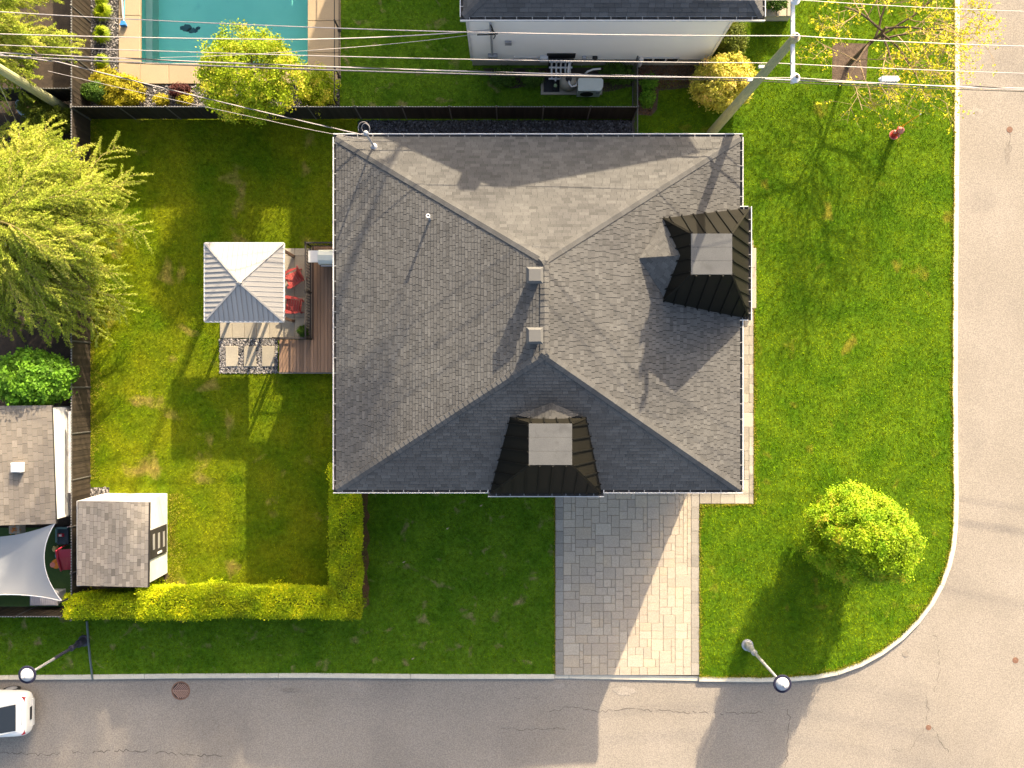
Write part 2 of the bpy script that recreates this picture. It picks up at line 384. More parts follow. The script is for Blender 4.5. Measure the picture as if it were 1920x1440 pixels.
# ------------------------------------------------------------------ ground, roads, kerbs, lawns
px0, px1, py0 = P(263, 0).x, P(577, 0).x, P(0, 119).y
b = MB()
for x0, x1, y0, y1 in ((-400, px0, -400, 400), (px1, 400, -400, 400), (px0, px1, -400, py0), (px0, px1, 25, 400)):
    b.add([(x0, y0, -.17), (x1, y0, -.17), (x1, y1, -.17), (x0, y1, -.17)], [(0, 1, 2, 3)])
structure('ground', b, M['soil'])
KC = [(1790, -900), (1790, 0), (1789, 300), (1787, 500), (1786, 720), (1787, 850), (1788, 940), (1787, 985), (1783, 1025), (1775, 1060), (1762, 1095), (1743, 1130),
      (1718, 1163), (1688, 1193), (1652, 1220), (1612, 1242), (1570, 1257), (1528, 1265), (1480, 1269), (1420, 1270), (1311, 1269)]
KB = [(1311, 1268), (1040, 1264), (825, 1264), (577, 1262), (330, 1263), (152, 1265), (-200, 1267), (-900, 1268)]
inner = [Vector(G(*p)) for p in KC + KB[1:]]
def offset(pts, d):
    out = []
    for i, p in enumerate(pts):
        t = (pts[min(i + 1, len(pts) - 1)] - pts[max(i - 1, 0)]).normalized(); out.append(p + Vector((t.y, -t.x)) * -d)
    return out
outer = offset(inner, .215)
# the road: one sheet beyond the kerb line
b = MB(); z = -.125
ro = offset(inner, .19)
poly = [tuple(p) for p in ro] + [(-60, -38), (60, -38), (60, 36)]
b.add([(x, y, z) for x, y in poly], [tuple(range(len(poly)))[::-1]])
road = structure('road', b, M['asphalt'])
kerb = bpy.data.objects.new('kerb', None); COL.objects.link(kerb); kerb['kind'] = 'structure'
def kerb_run(ins, outs, drop=0.0):
    i = 0
    seglen = 5.4; cur = 0; cut = [0]
    # densify
    ds, do = [], []
    for k in range(len(ins) - 1):
        n = max(1, int((ins[k + 1] - ins[k]).length / .6))
        for j in range(n): ds.append(ins[k].lerp(ins[k + 1], j / n)); do.append(outs[k].lerp(outs[k + 1], j / n))
    ds.append(ins[-1]); do.append(outs[-1]); start = 0; L = 0
    for k in range(1, len(ds)):
        L += (ds[k] - ds[k - 1]).length
        if L >= seglen or k == len(ds) - 1:
            mb = MB(); a, c = ds[start:k + 1], do[start:k + 1]
            sh = (a[1] - a[0]).normalized() * .008; eh = (a[-1] - a[-2]).normalized() * .008
            a = [a[0] + sh] + a[1:-1] + [a[-1] - eh]; c = [c[0] + sh] + c[1:-1] + [c[-1] - eh]
            m = len(a); z1 = .012 - drop; vs = []
            for p, q in zip(a, c):
                d = (q - p).normalized(); vs += [(p.x, p.y, -.16), (p.x, p.y, z1), (q.x - d.x * .03, q.y - d.y * .03, z1 - .004), (q.x, q.y, z1 - .03), (q.x + d.x * .01, q.y + d.y * .01, -.16)]
            fs = []
            for j in range(m - 1):
                for q in range(4): fs.append((j * 5 + q, j * 5 + q + 1, (j + 1) * 5 + q + 1, (j + 1) * 5 + q))
            fs = [f[::-1] for f in fs]; fs += [(0, 1, 2, 3, 4), tuple((m - 1) * 5 + q for q in (4, 3, 2, 1, 0))]
            mb.add(vs, fs); mb.build('kerb_stone', M['kerb'], kerb); start = k; L = 0
nC = len(KC)
kerb_run(inner[:nC], outer[:nC]); 
kerb_run(inner[nC - 1:nC + 1], outer[nC - 1:nC + 1], .07); kerb_run(inner[nC:], outer[nC:])
def sheet(name, poly, z0, z1, mat):
    mb = MB(); mb.prism(poly, z0, z1, bottom=False); return structure(name, mb, mat)
corner_poly = [G(1300, 460), G(1300, 300), G(1188, 300), G(1190, -330), (P(1790, 0).x, 23)] + [tuple(p) for p in inner[1:nC]] + [G(1312, 946), G(1414, 946), G(1414, 460)]
sheet('corner_lawn', corner_poly, -.15, 0.0, M['grassE'])
front_poly = [G(1040, 223)] + [tuple(p) for p in inner[nC:] if p.x > -30] + [(-30, P(0, 1267).y), (-30, P(0, 1157).y), G(176, 1157), G(670, 1152), G(670, 223)]
sheet('front_lawn', front_poly, -.15, -.004, M['grassF'])
back_poly = [G(168, 223), G(670, 223), G(670, 1152), G(168, 1152)]
sheet('back_lawn', back_poly, -.15, .004, M['grassB'])
nlawn_poly = [G(637, -330), G(1190, -330), G(1190, 223), G(637, 223)]
sheet('neighbour_lawn', nlawn_poly, -.15, -.008, M['grassF'])
turf_poly = [(-23, P(0, 990).y), G(165, 990), G(165, 1150), (-23, P(0, 1150).y)]
sheet('artificial_turf', turf_poly, -.15, -.012, nmat('turf', (.035, .075, .02), (.045, .09, .022), 3, fine=.2))
# cracks, stains and patches lie a few millimetres proud of the asphalt
def crack(pts, w=.03, seed=0):
    g = random.Random(seed); q = []
    pts = [Vector(G(*p)) for p in pts]
    for i in range(len(pts) - 1):
        n = max(2, int((pts[i + 1] - pts[i]).length / .12))
        for j in range(n):
            p = pts[i].lerp(pts[i + 1], j / n); d = (pts[i + 1] - pts[i]).normalized()
            q.append(p + Vector((-d.y, d.x)) * g.uniform(-.07, .07) + d * g.uniform(-.03, .03))
    q.append(pts[-1]); mb = MB()
    for i in range(len(q) - 1):
        d = (q[i + 1] - q[i]); 
        if d.length < 1e-4 or g.random() < .1: continue
        nn = Vector((-d.y, d.x)).normalized() * w * g.uniform(.2, .5); zz = z + .004
        mb.add([(*(q[i] - nn), zz), (*(q[i + 1] - nn * .8), zz), (*(q[i + 1] + nn * .8), zz), (*(q[i] + nn), zz)], [(0, 1, 2, 3)])
    o = mb.build('road_crack', M['crack'], road)
for i, (pp, w) in enumerate([([(-40, 1414), (90, 1417), (110, 1414)], .035), ([(170, 1412), (240, 1409), (330, 1416), (420, 1421)], .05), ([(130, 1411), (165, 1418)], .03),
        ([(1030, 1335), (1075, 1328), (1120, 1337), (1180, 1332), (1260, 1336), (1340, 1340), (1430, 1338)], .035), ([(940, 1366), (985, 1371), (1060, 1369)], .03),
        ([(1741, 1352), (1743, 1320), (1738, 1305)], .028), ([(1748, 1367), (1758, 1372), (1766, 1395), (1782, 1412)], .028), ([(1735, 1370), (1722, 1392), (1710, 1410)], .02),
        ([(1480, 1330), (1482, 1370), (1475, 1440)], .03), ([(1752, 1180), (1762, 1210), (1766, 1260), (1755, 1300)], .02), ([(1895, 240), (1897, 280), (1893, 305)], .03),
        ([(1675, 1408), (1688, 1412)], .025), ([(960, 1310), (1010, 1308)], .02)]):
    crack(pp, w, i)
def blob(name, u, v, ru, rv, mat, seed, zz):
    g = random.Random(seed); mb = MB(); c = P(u, v); pts = []
    for k in range(22):
        a = 2 * math.pi * k / 22; f = g.uniform(.7, 1.1); pts.append((c.x + math.cos(a) * ru * f / 45, c.y + math.sin(a) * rv * f / 45, zz))
    mb.add(pts, [tuple(range(22))]); return mb.build(name, mat, road)
M['stain'] = nmat('asphalt_stain', (.19, .165, .14), (.22, .19, .16), 3, .95, fine=.3, fs=22)
M['patch'] = nmat('asphalt_patch', (.285, .25, .215), (.26, .23, .195), 2, .95, fine=.26, fs=22)
for i, (u, v, a, b_, m_) in enumerate(((1775, 118, 22, 13, 'patch'), (1833, 210, 14, 11, 'patch'), (1834, 211, 4.5, 4.5, 'stain'), (1892, 285, 5, 22, 'stain'), (1172, 1297, 26, 9, 'patch'), (1052, 1288, 16, 8, 'patch'), (543, 1296, 20, 5, 'stain'), (1700, 1228, 7, 6, 'stain'))):
    blob('road_patch', u, v, a, b_, M[m_], i, z + .003 + .0012 * i)
def cover(u, v, r):
    t = thing('valve_cover', {1741: 'small rusty valve cover where cracks meet in the lower right road', 1904: 'small rusty valve cover at the right edge of the corner road', 1893: 'small rusty valve cover in the upper right road near a stain'}[u], 'valve cover', P(u, v, z), 'valve covers in the road')
    c = P(u, v, z); mb = MB(); mb.lathe(c, [(r, -.02), (r, .006), (r * .82, .008), (r * .8, .002)], 20); mb.build('rim', M['rust'], t)
    mb = MB(); mb.lathe(c, [(r * .78, -.02), (r * .78, .005), (r * .25, .007), (r * .2, .012)], 18); mb.build('lid', M['rust'], t)
for a in ((1741, 1364, .115), (1904, 1238, .13), (1893, 243, .13)): cover(*a)
c = P(339, 1295, z); t = thing('storm_drain', 'round rusty storm drain grate with slanted slots in the street', 'drain', c)
mb = MB(); mb.lathe(c, [(.39, -.03), (.39, .012), (.34, .012), (.34, -.005)], 32); mb.build('rim', M['rust'], t)
mb = MB(); mb.lathe(c, [(.335, -.03), (.335, .004)], 28); mb.build('pit', M['cablek'], t)
mb = MB()
for s_ in (1, -1):
    for k in range(-7, 8):
        x = k * .085; pts = []
        for j in range(2):
            yy = (.035 if j == 0 else .30) * s_; pts.append((c.x + x + (yy * .9 if s_ > 0 else -yy * .9) , c.y + yy, c.z + .012))
        p, q = Vector(pts[0]), Vector(pts[1]); cc = Vector(c)
        if (p - cc).length > .33: continue
        while (q - cc).length > .34: q = p.lerp(q, .9)
        if (q - p).length > .04: mb.bar(p, q, .040, .02)
mb.bar(c + Vector((-.33, 0, .012)), c + Vector((.33, 0, .012)), .05, .022)
mb.build('grating', nmat('grate_iron', (.30, .19, .145), (.24, .15, .12), 12, .8), t)
# ---------------------------------------------------------------- driveway and walkway of stone pavers
def ashlar(x0, x1, y0, y1, u, g, sizes):
    nx, ny = round((x1 - x0) / u), round((y1 - y0) / u); ux, uy = (x1 - x0) / nx, (y1 - y0) / ny
    occ = [[False] * ny for _ in range(nx)]; out = []
    for j in range(ny):
        for i in range(nx):
            if occ[i][j]: continue
            g.shuffle(sizes)
            for w, h in sizes + [(2, 1), (1, 2), (1, 1)]:
                if i + w <= nx and j + h <= ny and not any(occ[i + a][j + b_] for a in range(w) for b_ in range(h)):
                    for a in range(w):
                        for b_ in range(h): occ[i + a][j + b_] = True
                    out.append((x0 + i * ux, x0 + (i + w) * ux, y0 + j * uy, y0 + (j + h) * uy)); break
    return out
def lay(name, tiles, mats, parent, ztop, nobj, g, gap=.012, weights=(6, 1, 1)):
    cache = {}; rest = [MB() for _ in mats]
    tiles = sorted(tiles, key=lambda t_: -(t_[1] - t_[0]) * (t_[3] - t_[2]))
    for i, (x0, x1, y0, y1) in enumerate(tiles):
        w, h = round(x1 - x0, 3), round(y1 - y0, 3); mi = g.choices(range(len(mats)), weights)[0]; tq = g.randrange(5)
        if i < nobj:
            key = (w, h, mi, tq)
            if key not in cache:
                mb = MB(); mb.bbox(gap / 2, w - gap / 2, gap / 2, h - gap / 2, -.05, 0, .008, 0, tq / 4); cache[key] = mb.mesh(name, mats[mi])
            link(name, cache[key], parent, (x0, y0, ztop + g.uniform(-.003, .003)))
        else: rest[mi].bbox(x0 + gap / 2, x1 - gap / 2, y0 + gap / 2, y1 - gap / 2, ztop - .05, ztop + g.uniform(-.003, .002), .008, 0, tq / 4)
    for mb, m_ in zip(rest, mats):
        if mb.v: mb.build(name + '_field', m_, parent, kind='stuff')
g = random.Random(11)
yb = P(0, 1266).y; DX0, DX1 = P(1041, 0).x, P(1311, 0).x; YT = -4.3
mb = MB(); mb.box(DX0, DX1, yb, YT, -.15, -.03); drive = structure('driveway', mb, M['joint'])
lay('paver', ashlar(DX0 + .34, DX1 - .34, yb, YT, .167, g, [(2, 2), (2, 2), (3, 2), (2, 3), (3, 3), (4, 3), (3, 2)]), [M['paver'], M['paverwarm'], M['paverblue']], drive, .012, 290, g, weights=(6, 1.1, 1.6))
lay('border_paver', [(x, x + .34, yb + k * .5, min(YT, yb + (k + 1) * .5)) for x in (DX0, DX1 - .34) for k in range(int((YT - yb) / .5) + 1) if yb + k * .5 < YT - .05], [M['pavergrey']], drive, .014, 99, g, weights=(1,))
wx0, wx1 = 8.3, P(1413, 0).x
mb = MB(); mb.box(wx0, wx1, P(0, 945).y, 6.0, -.15, -.028); mb.box(DX1 + .002, wx0 - .002, P(0, 945).y, -4.1, -.15, -.028); walk = structure('walkway', mb, M['joint'])
tl = ashlar(wx0, wx1, P(0, 945).y + .01, 6.0, .2, g, [(2, 2), (2, 3), (3, 2), (4, 3), (3, 3)]) + ashlar(DX1 + .01, wx0, P(0, 945).y + .01, -4.1, .2, g, [(2, 2), (3, 2), (4, 2), (2, 2)])
lay('paving_stone', tl, [M['walk']], walk, .014, 280, g, weights=(1,))

# ---------------------------------------------------------------- the house
EZ, RZ = 5.0, 7.4
NW, NE, SE, SW = (P(633, 257, EZ), P(1389, 257, EZ), P(1385, 917, EZ), P(631, 916, EZ))
NW.x = SW.x = -6.30; NE.x = SE.x = 8.17; NW.y = NE.y = 8.86; SW.y = SE.y = -3.79
RN, RS = P(1021, 487, RZ), P(1020, 665, RZ); RS.x = RN.x
house = thing('house', 'large detached house with a dark grey hipped shingle roof beside the stone driveway', 'house', (1, 2.5, 0))
inset = .42; mb = MB()
mb.box(NW.x + inset, NE.x - inset, SW.y + inset, NE.y - inset, -.1, EZ - .06); mb.build('wall', M['stucco'], house)
mb = MB(); mb.box(NW.x + inset - .02, NE.x - inset + .02, SW.y + inset - .03, NE.y - inset + .02, -.1, 1.3); mb.build('brick_base', M['brick'], house)
mb = MB(); y = SW.y + inset - .06
for k in range(4): mb.bbox(2.6, 7.2, y, y + .04, .1 + k * .58, .66 + k * .58, .01)
mb.build('garage_door', M['white'], house)
for (x, zz, w, h) in ((-3.6, 2.9, 1.8, 1.2), (-.2, .2, 1.0, 2.1), (4.9, 3.2, 2.0, 1.1)):
    mb = MB(); mb.box(x - w / 2 - .07, x + w / 2 + .07, y - .02, y + .01, zz - .07, zz + h + .07); f = mb.build('window', M['white'], house)
    mb = MB(); mb.box(x - w / 2, x + w / 2, y - .035, y - .02, zz, zz + h); mb.build('pane', M['glass'], f)
for (yy, zz, w) in ((-1.2, 3.0, 1.5), (3.2, 3.0, 1.8), (7.0, 3.0, 1.2)):
    for x, sg in ((NE.x - inset, 1), (NW.x + inset, -1)):
        mb = MB(); mb.box(*(sorted((x, x + .04 * sg))), yy - w / 2 - .07, yy + w / 2 + .07, zz - .07, zz + 1.27); f = mb.build('window', M['white'], house)
        mb = MB(); mb.box(*(sorted((x + .041 * sg, x + .05 * sg))), yy - w / 2, yy + w / 2, zz, zz + 1.2); mb.build('pane', M['glass'], f)
# main roof: underlay slopes, tabs, ridge caps
mb = MB(); up = Vector((0, 0, -.005))
vs = [NW, NE, SE, SW, RN, RS]; mb.add([v + up for v in vs] + [Vector((v.x, v.y, EZ - .1)) for v in (NW, NE, SE, SW)], [(1, 0, 4), (2, 1, 4, 5), (3, 2, 5), (0, 3, 5, 4), (9, 8, 7, 6)[::-1], (0, 1, 7, 6), (1, 2, 8, 7), (2, 3, 9, 8), (3, 0, 6, 9)])
roof = mb.build('roof', M['under'], house)
SN, SE_, SS, SWs = Slope([NE, NW, RN]), Slope([SE, NE, RN, RS]), Slope([SW, SE, RS]), Slope([NW, SW, RS, RN])
shingle(SN, roof, M['shingle'], .125, .27, 70, seed=1); shingle(SE_, roof, M['shingle'], .135, .20, 80, seed=2, gap=.018)
shingle(SS, roof, M['shingle'], .125, .27, 70, seed=3); shingle(SWs, roof, M['shingle'], .115, .24, 80, seed=4, gap=.016)
def caps(p, q, n1, n2, parent, mat, w=.15, step=.2, lift=.03):
    d = (q - p).normalized(); L = (q - p).length
    a = n1.cross(d).normalized(); b_ = d.cross(n2).normalized()   # wing directions in each plane
    if a.z > 0: a = -a
    if b_.z > 0: b_ = -b_
    vs = []
    for s_, zh in ((0, lift + .014), (step * 1.03, lift)):
        for wv, nn in ((a, n1), (Vector(), (n1 + n2).normalized()), (b_, n2)):
            vs.append(d * s_ + wv * w + nn * zh)
    vs += [v - (n1 + n2).normalized() * .03 for v in vs]
    fs = [(0, 1, 4, 3), (1, 2, 5, 4), (0, 6, 7, 1), (1, 7, 8, 2), (0, 3, 9, 6), (2, 8, 11, 5)]
    meshes = []
    for k in range(4):
        mb = MB(); mb.add(vs, fs, 0, .3 + .15 * k); meshes.append(mb.mesh('ridge_cap', mat))
    s_ = 0
    while s_ < L - .05:
        link('ridge_cap', rnd.choice(meshes), parent, p + d * s_); s_ += step
caps(NW, RN, SWs.n, SN.n, roof, M['shingle']); caps(NE, RN, SN.n, SE_.n, roof, M['shingle'])
caps(SE, RS, SE_.n, SS.n, roof, M['shingle']); caps(SW, RS, SS.n, SWs.n, roof, M['shingle']); caps(RS, RN, SE_.n, SWs.n, roof, M['shingle'], .14)
# gutters with their straps
def gutter(p, q, out, parent, zt, strap=.55, w=.125, parts=True):
    p, q, out = Vector(p), Vector(q), Vector(out); d = (q - p).normalized(); L = (q - p).length; mb = MB()
    c = (p + q) / 2; up = Vector((0, 0, 1))
    mb.ob(c + out * (w - .008) + up * (zt - .05), d * L / 2, out * .013, up * .06, 0)
    mb.ob(c + out * (w * .5) + up * (zt - .105), d * L / 2, out * w / 2, up * .006, 1)
    mb.ob(c + out * .006 + up * (zt - .065), d * L / 2, out * .006, up * .035, 1)
    gt = mb.build('gutter', [M['white'], M['gutterin']], parent)
    sm = MB(); sm.ob(Vector(), d * .009, out * w * .46, up * .005); me = sm.mesh('gutter_strap', M['strap'])
    s_ = strap * .6
    while s_ < L - .1:
        link('gutter_strap', me, gt, p + d * s_ + out * w * .5 + up * (zt + .008)); s_ += strap
z0 = EZ
fx0, fx1 = P(921, 0, EZ).x, P(1126, 0, EZ).x   # front turret
ty0, ty1 = P(0, 594, EZ).y, P(0, 393, EZ).y    # right turret
gutter((NW.x - .12, NW.y, 0), (NE.x + .12, NE.y, 0), (0, 1, 0), house, z0); gutter((NW.x, SW.y, 0), (NW.x, NW.y, 0), (-1, 0, 0), house, z0)
gutter((SW.x - .12, SW.y, 0), (fx0 - .14, SW.y, 0), (0, -1, 0), house, z0); gutter((fx1 + .14, SW.y, 0), (SE.x + .12, SW.y, 0), (0, -1, 0), house, z0)
gutter((NE.x, SE.y, 0), (NE.x, ty0 - .14, 0), (1, 0, 0), house, z0); gutter((NE.x, ty1 + .14, 0), (NE.x, NE.y, 0), (1, 0, 0), house, z0)
# steep metal turrets with flat tops
def turret(x0, x1, y0, y1, tx0, tx1, ty0_, ty1_, zt, face, seed):
    b_ = [Vector((x0, y0, EZ + .02)), Vector((x1, y0, EZ + .02)), Vector((x1, y1, EZ + .02)), Vector((x0, y1, EZ + .02))]
    t_ = [Vector((tx0, ty0_, zt)), Vector((tx1, ty0_, zt)), Vector((tx1, ty1_, zt)), Vector((tx0, ty1_, zt))]
    mb = MB(); mb.add([v for v in b_] + [v for v in t_] + [v - Vector((0, 0, .12)) for v in b_], [(0, 1, 5, 4), (1, 2, 6, 5), (2, 3, 7, 6), (3, 0, 4, 7), (4, 5, 6, 7), (8, 9, 1, 0), (9, 10, 2, 1), (10, 11, 3, 2), (11, 8, 0, 3), (11, 10, 9, 8)])
    tr = mb.build('turret', M['under'], house)
    for i in range(4):
        j = (i + 1) % 4; panels(Slope([b_[i], b_[j], t_[j], t_[i]]), tr, [M['black'], M['blackseam']], .44, .045, 'metal_panel', .012, .3, -.1, seamh=.045)
    for i in range(4):
        mb = MB(); mb.bar(b_[i] + Vector((0, 0, .02)), t_[i] + Vector((0, 0, .02)), .07, .04); mb.build('hip_trim', M['black'], tr)
    # flat top in three membrane strips
    n = 3
    for k in range(n):
        mb = MB(); h = (ty1_ - ty0_) / n; mb.bbox(tx0 - .01, tx1 + .01, ty0_ + k * h + .003, ty0_ + (k + 1) * h - .003, zt + .002, zt + .022, .004); mb.build('roof_membrane', M['flatroof'], tr)
    mb = MB(); w = .3
    mb.box(x0 + w, x1 - w, y0 + w, y1 - w, -.1, EZ - .12); mb.build('turret_wall', M['stucco'], house)
    return tr
TZ = 7.5
def kt(u, v): return P(u, v, TZ)
a_, c_ = kt(992, 872), kt(1072, 794)
turret(fx0, fx1, P(0, 925, EZ).y, -1.02, a_.x, c_.x, a_.y, c_.y, TZ, 'S', 1)
a_, c_ = kt(1296, 515), kt(1372, 438)
ex = P(1403, 0, EZ).x
turret(4.86, ex, ty0, ty1, a_.x, c_.x, a_.y, c_.y, TZ, 'E', 2)
fy = P(0, 925, EZ).y
gutter((fx0 - .12, fy, 0), (fx1 + .12, fy, 0), (0, -1, 0), house, z0, .5); gutter((fx0, fy, 0), (fx0, fy + .85, 0), (-1, 0, 0), house, z0, .3); gutter((fx1, fy, 0), (fx1, fy + .85, 0), (1, 0, 0), house, z0, .3)
gutter((ex, ty0 - .12, 0), (ex, ty1 + .12, 0), (1, 0, 0), house, z0, .42); gutter((ex - 1.25, ty0, 0), (ex, ty0, 0), (0, -1, 0), house, z0, .4); gutter((ex - 1.2, ty1, 0), (ex, ty1, 0), (0, 1, 0), house, z0, .4)
# crickets (little saddle roofs) behind each turret
def eplane(x): return EZ + (NE.x - x) / (NE.x - RN.x) * (RZ - EZ)
def splane(y): return EZ + (y - SW.y) / (RS.y - SW.y) * (RZ - EZ)
def saddle(v0, v1, c1, c2, seed):
    mb = MB(); mb.add([v0, v1, c1, c2], [(0, 1, 2), (0, 3, 1)]); ck = mb.build('saddle_roof', M['under'], house)
    for tri in ((v0, v1, c1), (v0, c2, v1)):
        q = Slope(tri)
        if q.n.z < 0: tri = (tri[0], tri[2], tri[1]); q = Slope(tri)
        # courses run level: start the tabs from the horizontal direction inside the plane
        h = Vector((0, 0, 1)).cross(q.n).normalized(); q.e = h; q.s = q.n.cross(h); q.q = [((p - q.o).dot(q.e), (p - q.o).dot(q.s)) for p in q.p]
        lo = min(x[1] for x in q.q); q.o = q.o + q.s * lo; q.q = [(x, y - lo) for x, y in q.q]
        shingle(q, ck, M['shingle'], .125, .27, 0, seed=seed, thick=.01); seed += 1
saddle(Vector((4.38, 4.33, eplane(4.38) + .02)), Vector((5.78, 4.33, 6.98)), Vector((5.30, 5.74, eplane(5.3) + .02)), Vector((5.28, 3.02, eplane(5.28) + .02)), 5)
saddle(Vector((1.36, -.64, splane(-.64) + .02)), Vector((1.32, -1.34, 6.60)), Vector((.15, -1.06, splane(-1.06) + .02)), Vector((2.32, -1.06, splane(-1.06) + .02)), 7)
# roof ventilators (two) and a plumbing vent
for v_ in (515, 629):
    p = P(1003, v_, 8.2); x, y = p.x, p.y; zb = RZ - .12; mb = MB()
    mb.box(x - .16, x + .16, y - .16, y + .16, zb - .6, zb + .75)
    rv = mb.build('roof_ventilator', M['flatroof'], house)
    mb = MB()
    for k in range(4): mb.bbox(x - .22, x + .22, y - .22, y + .22, zb + .42 + k * .09, zb + .47 + k * .09, .01)
    mb.build('louvre', M['galv'], rv)
    mb = MB(); w = .27; t2 = .19; zt = zb + .86
    mb.add([(x - w, y - w, zt - .09), (x + w, y - w, zt - .09), (x + w, y + w, zt - .09), (x - w, y + w, zt - .09), (x - t2, y - t2, zt), (x + t2, y - t2, zt), (x + t2, y + t2, zt), (x - t2, y + t2, zt)],
           [(4, 5, 6, 7), (0, 1, 5, 4), (1, 2, 6, 5), (2, 3, 7, 6), (3, 0, 4, 7), (3, 2, 1, 0)]); mb.build('cap', M['ventcap'], rv)
p = P(802, 403, 6.9); zb = EZ + (p.x - NW.x) * (RZ - EZ) / (RN.x - NW.x); mb = MB(); mb.tube([(p.x, p.y, zb - .1), (p.x, p.y, zb + .62)], .045, 12); vp = mb.build('vent_pipe', M['galv'], house)
mb = MB(); mb.lathe((p.x, p.y, zb + .62), [(.075, 0), (.075, .03), (.04, .03), (.03, .0)], 14); mb.build('pipe_cap', M['white'], vp)
# electric mast at the north-west corner with its looped cables
mb = MB(); m0 = P(699, 271, 5.5); m1 = Vector((m0.x - .02, m0.y + .02, 6.75))
mast = thing('service_mast', 'grey electric service mast with looped cables at the upper left corner of the roof', 'mast', (m0.x, m0.y, 5.2))
mb.tube([(m0.x, m0.y, 5.0), m1], .04, 8); mb.build('pipe', M['galv'], mast)
mb = MB(); mb.lathe(m1, [(.05, 0), (.09, .03), (.08, .12), (.02, .18)], 12); mb.build('weatherhead', M['galv'], mast)
for (rx, cx, cy, zz, a0, a1) in ((.13, -.03, .20, 6.7, -60, 250), (.20, -.1, .22, 6.6, -40, 215)):
    mb = MB(); pts = [(m1.x + cx + rx * math.cos(R(a)), m1.y + cy + rx * math.sin(R(a)), zz + .1 * math.sin(R(a))) for a in range(a0, a1, 15)]; mb.tube([m1] + pts, .009, 5); mb.build('cable_loop', M['alum'], mast)
mb = MB(); mb.lathe((m0.x, m0.y, 5.22), [(.12, -.1), (.12, .04), (.05, .1)], 12); mb.build('flashing', M['galv'], mast)

# ---------------------------------------------------------------- neighbour house to the north
nh = thing('house', 'white sided neighbouring house at the top with a dark roof and white gutters', 'house', (3, 17, 0))
wx0_, wx1_, wy = P(886, 0).x, P(1322, 0).x, P(0, 121).y
eW, eE, eY, eZ = P(869, 0, 5.2).x, P(1429, 0, 5.2).x, P(0, 31, 5.2).y, 5.2
mb = MB(); mb.box(wx0_ + .03, wx1_ - .03, wy + .03, 24, .5, 5.1)
k = 0
while .62 + k * .13 < 5.05:
    zz = .62 + k * .13; mb.add([(wx0_ + .03, wy - .012, zz), (wx1_ - .03, wy - .012, zz), (wx1_ - .03, wy + .01, zz + .13), (wx0_ + .03, wy + .01, zz + .13), (wx0_ + .03, wy + .03, zz), (wx1_ - .03, wy + .03, zz)], [(0, 1, 2, 3), (4, 5, 1, 0)])
    k += 1
mb.build('wall', M['siding'], nh)
mb = MB(); mb.box(wx0_, wx1_ + .02, wy - .03, 24, -.1, .6); mb.build('foundation', M['beige'], nh)
for x in (wx0_, wx1_):
    mb = MB(); mb.box(x - .05, x + .05, wy - .05, wy + .06, .55, 5.1); mb.build('corner_board', M['white'], nh)
mb = MB(); mb.box(wx1_ + .03, wx1_ + .12, wy + .1, 24, -.1, 5.1); mb.build('side_wall', M['stucco'], nh)
mb = MB(); mb.box(eW, eE, eY, 24, eZ - .12, eZ - .02); mb.build('soffit', M['white'], nh)
# lower roof, then an added taller block out of view behind it
pr = .55; run = 3.2
A, B = Vector((eW, eY, eZ)), Vector((eE, eY, eZ)); C, D = Vector((eE - 2.6, eY + run, eZ + run * pr)), Vector((eW + 4.3, eY + run, eZ + run * pr))
A2, B2 = Vector((eW, 24, eZ)), Vector((eE, 24, eZ)); D2, C2 = Vector((eW + 4.3, 24, eZ + run * pr)), Vector((eE - 2.6, 24, eZ + run * pr))
mb = MB(); dn = Vector((0, 0, -.006)); mb.add([v + dn for v in (A, B, C, D, A2, B2, C2, D2)], [(0, 1, 2, 3), (1, 5, 6, 2), (4, 0, 3, 7), (3, 2, 6, 7)])
nroof = mb.build('roof', M['under'], nh)
shingle(Slope([A, B, C, D]), nroof, M['shingleN'], .15, .32, 60, seed=21, tvar=.8); shingle(Slope([B, B2, C2, C]), nroof, M['shingle'], .16, .32, 10, seed=22); shingle(Slope([A2, A, D, D2]), nroof, M['shingle'], .16, .32, 10, seed=23)
caps(A, D, Slope([A, B, C, D]).n, Slope([A2, A, D]).n, nroof, M['shingleN']); caps(B, C, Slope([A, B, C]).n, Slope([B, B2, C]).n, nroof, M['shingleN'])
gutter((eW - .12, eY, 0), (eE + .12, eY, 0), (0, -1, 0), nh, eZ, .56, .14); gutter((eE, eY, 0), (eE, 22, 0), (1, 0, 0), nh, eZ, .6); gutter((eW, eY, 0), (eW, 22, 0), (-1, 0, 0), nh, eZ, .6)
mb = MB(); mb.box(-.3, 10.6, 19, 34, 0, 9.0); mb.build('shadow_block', M['siding'], nh)  # unseen block, added and shaped to throw the shadow on the main roof
mb = MB(); q = [(-.63, 18.8, 9.3), (10.9, 18.8, 9.9), (10.9, 34, 9.9), (-.63, 34, 9.3), (4.4, 19.4, 11.45), (5.0, 19.4, 11.45), (4.7, 30, 11.4)]
mb.add(q, [(0, 1, 5, 4), (1, 2, 6, 5), (2, 3, 6), (3, 0, 4, 6), (4, 5, 6), (3, 2, 1, 0)]); mb.box(3.3, 3.9, 19.5, 20.0, 10.5, 11.6); mb.build('shadow_block_roof', M['shingleN'], nh)
